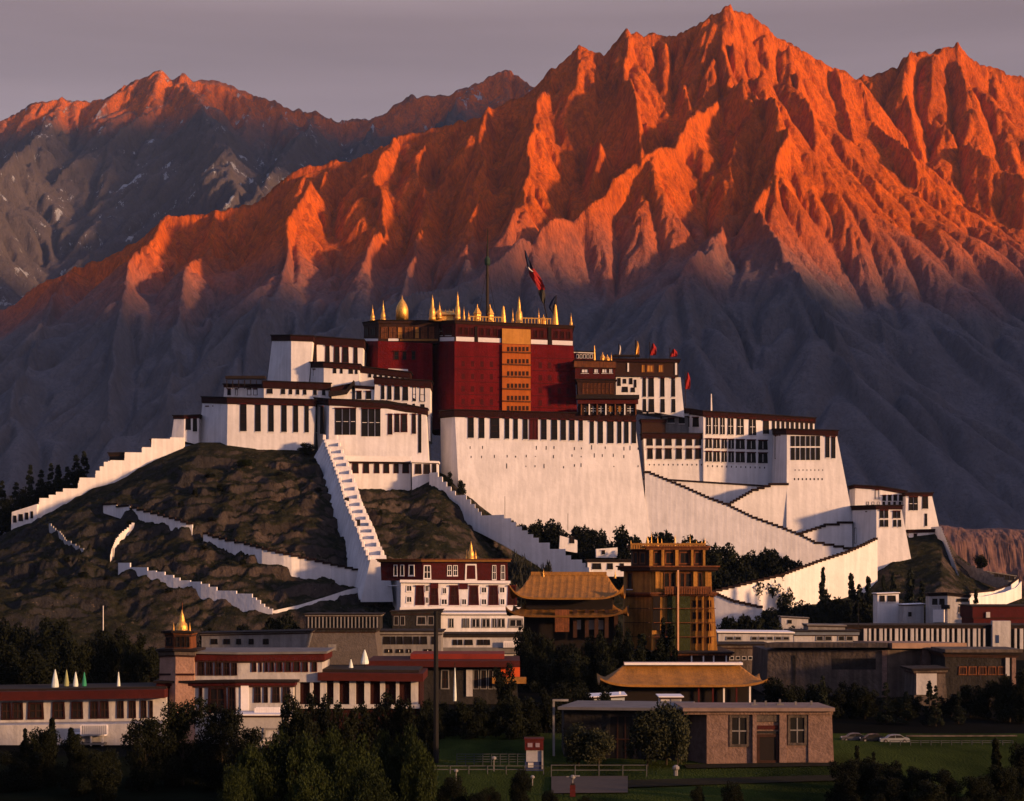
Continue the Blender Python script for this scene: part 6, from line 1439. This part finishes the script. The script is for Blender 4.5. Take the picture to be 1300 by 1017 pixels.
# lamps on the lawn: low posts with pale globes (unlit)
for px, py, pyt, lab, hd in ((627, 978, 962, 'small white bollard lamp left of the kiosk', .35), (676, 996, 986, 'pale globe lamp on the lawn left of the court', .30), (727, 1004, 986, 'pale double headed lamp at the near corner of the court', .36), (579, 990, 978, 'pale globe lamp before the willows', .30), (858, 984, 974, 'stubby grey stone bollard before the olive tree', .5)):
    q = gz(px, py, .5); h = (py - pyt) * q.y / F; m1 = MB(); m1.tube([(q.x, q.y, .3), (q.x, q.y, .5 + h - .2)], .07 if hd < .5 else .3, 6); m2 = MB(); m2.lathe((q.x, q.y, .5 + h - hd), [(hd * .4, 0), (hd, hd * .5), (hd, hd * 1.1), (hd * .4, hd * 1.6)], 8)
    if 'double' in lab: m2.box((q.x + .6, q.y, .5 + h + .1), (.7, .25, .12)); m2.box((q.x - .6, q.y, .5 + h + .0), (.5, .2, .1))
    put('garden_lamp' if hd < .5 else 'bollard', lab, 'lamp' if hd < .5 else 'bollard', (q.x, q.y, .4), [('post', m1, GREYW), ('globe' if hd < .5 else 'cap', m2, GREYW if hd < .5 else GREYW)])
q = gz(727, 1010, .5); m1 = MB(); m1.box((q.x, q.y, 1.1), (.7, .5, 1.5)); m2 = MB(); m2.box((q.x, q.y, 1.95), (.5, .4, .25)); put('litter_bin', 'small dark red bin beneath the double headed lamp', 'bin', (q.x, q.y, .4), [('body', m1, MAROON2), ('lid', m2, BLACKR)])
# vehicles parked beyond the far lawn edge
def car(name, lab, px, py, L, m_, cover=None):
    q = gz(px, py, .1); H = 1.45; r = empty(name, q, lab, 'car')
    def ring(y): return None
    pr = [(-.5, .25), (-.5, .62), (-.46, .78), (-.28, .86), (-.17, 1.28), (.0, 1.42), (.22, 1.36), (.36, .92), (.48, .84), (.5, .6), (.5, .25)]
    mb = MB(); f_ = [Vector((q.x + a * L, q.y - .85, .1 + b)) for a, b in pr]; g_ = [v + Vector((0, 1.7, 0)) for v in f_]
    n = len(pr)
    mb.v = [tuple(v) for v in f_ + g_]; mb.f = [(i, (i + 1) % n, n + (i + 1) % n, n + i) for i in range(n)] + [tuple(range(n)), tuple(reversed(range(n, 2 * n)))]; mb.m = [0] * len(mb.f)
    mb.build('body', m_, r)
    mb = MB(); w1 = [(-.25, .88), (-.155, 1.24), (.0, 1.36), (.0, .88)]; w2 = [(.02, .88), (.02, 1.36), (.20, 1.31), (.32, .92)]
    for i, wv in enumerate((w1, w2)):
        mb = MB(); mb.hull([Vector((q.x + a * L, q.y - .87, .1 + b)) for a, b in wv], [Vector((q.x + a * L, q.y - .84, .1 + b)) for a, b in wv]); mb.build('side_window', GLASS, r)
    for s_ in (-.32, .32):
        mb = MB(); c0 = Vector((q.x + s_ * L, q.y - .9, .42)); mb.tube([c0, c0 + Vector((0, .25, 0))], .34, 12); wh = mb.build('wheel', BLACKR, r)
        mb = MB(); mb.tube([c0 + Vector((0, -.02, 0)), c0 + Vector((0, .02, 0))], .19, 8); mb.build('rim', GREYW, wh)
    mb = MB(); mb.box((q.x - .495 * L, q.y - .5, .85), (.08, .35, .18)); mb.build('headlight', TRIM, r)
car('parked_car', 'white car parked under the dark trees beyond the lawn', 1135, 943, 5.0, mat('car_white', (.20, .21, .23), rough=.3, spec=.5))
car('parked_car', 'dark car parked just left of the white car', 1108, 942, 4.6, mat('car_dark', (.015, .016, .02), rough=.25, spec=.5))
car('parked_car', 'dark grey car parked nearest the brown stone building', 1084, 941, 4.5, mat('car_grey', (.06, .06, .07), rough=.3, spec=.5))
# metal frames beside the hall
for k, (px, lab) in enumerate(((1250, 'low pale pavilion roof on the far right hillside'),)):
    b = Bld('white_outbuilding', 'pale glass roofed pavilion behind the slope at the far right', [(1253, 726, 1253, 742, 860), (1290, 732, 1290, 744, 860)], D=12, wall=GREYW, band=1.2, bandm=ROOFG, batter=0, roof=0); b.row(even(1255, 1288, 5, .8), 729, 737, 0, mull=(0, 0), can=False, sill=False)
tree('broadleaf_tree', 'round dark tree on the far right shoulder of the hill', 1245, 701, 800, 'round', 22, 'mid')
# ------------------------------------------------------------------ haze
def haze():
    me = bpy.data.meshes.new('haze')
    x0, x1, y0, y1, z0, z1 = -5600, 6600, -2400, 12300, -60, 3900
    v = [(x, y, z) for z in (z0, z1) for y in (y0, y1) for x in (x0, x1)]
    me.from_pydata(v, [], [(0, 2, 3, 1), (4, 5, 7, 6), (0, 1, 5, 4), (2, 6, 7, 3), (0, 4, 6, 2), (1, 3, 7, 5)])
    m = bpy.data.materials.new('haze_air'); m.use_nodes = True
    t = m.node_tree; t.nodes.remove(t.nodes['Principled BSDF'])
    pv = t.nodes.new('ShaderNodeVolumePrincipled')
    pv.inputs['Color'].default_value = (.36, .55, 1.0, 1)
    pv.inputs['Density'].default_value = 1.0e-5
    pv.inputs['Anisotropy'].default_value = 0.0
    t.links.new(pv.outputs[0], t.nodes['Material Output'].inputs['Volume'])
    me.materials.append(m)
    o = bpy.data.objects.new('haze', me); COL.objects.link(o)
    tag(o, kind='stuff', label='thin blue dusk haze filling the whole valley', cat='haze')
haze()
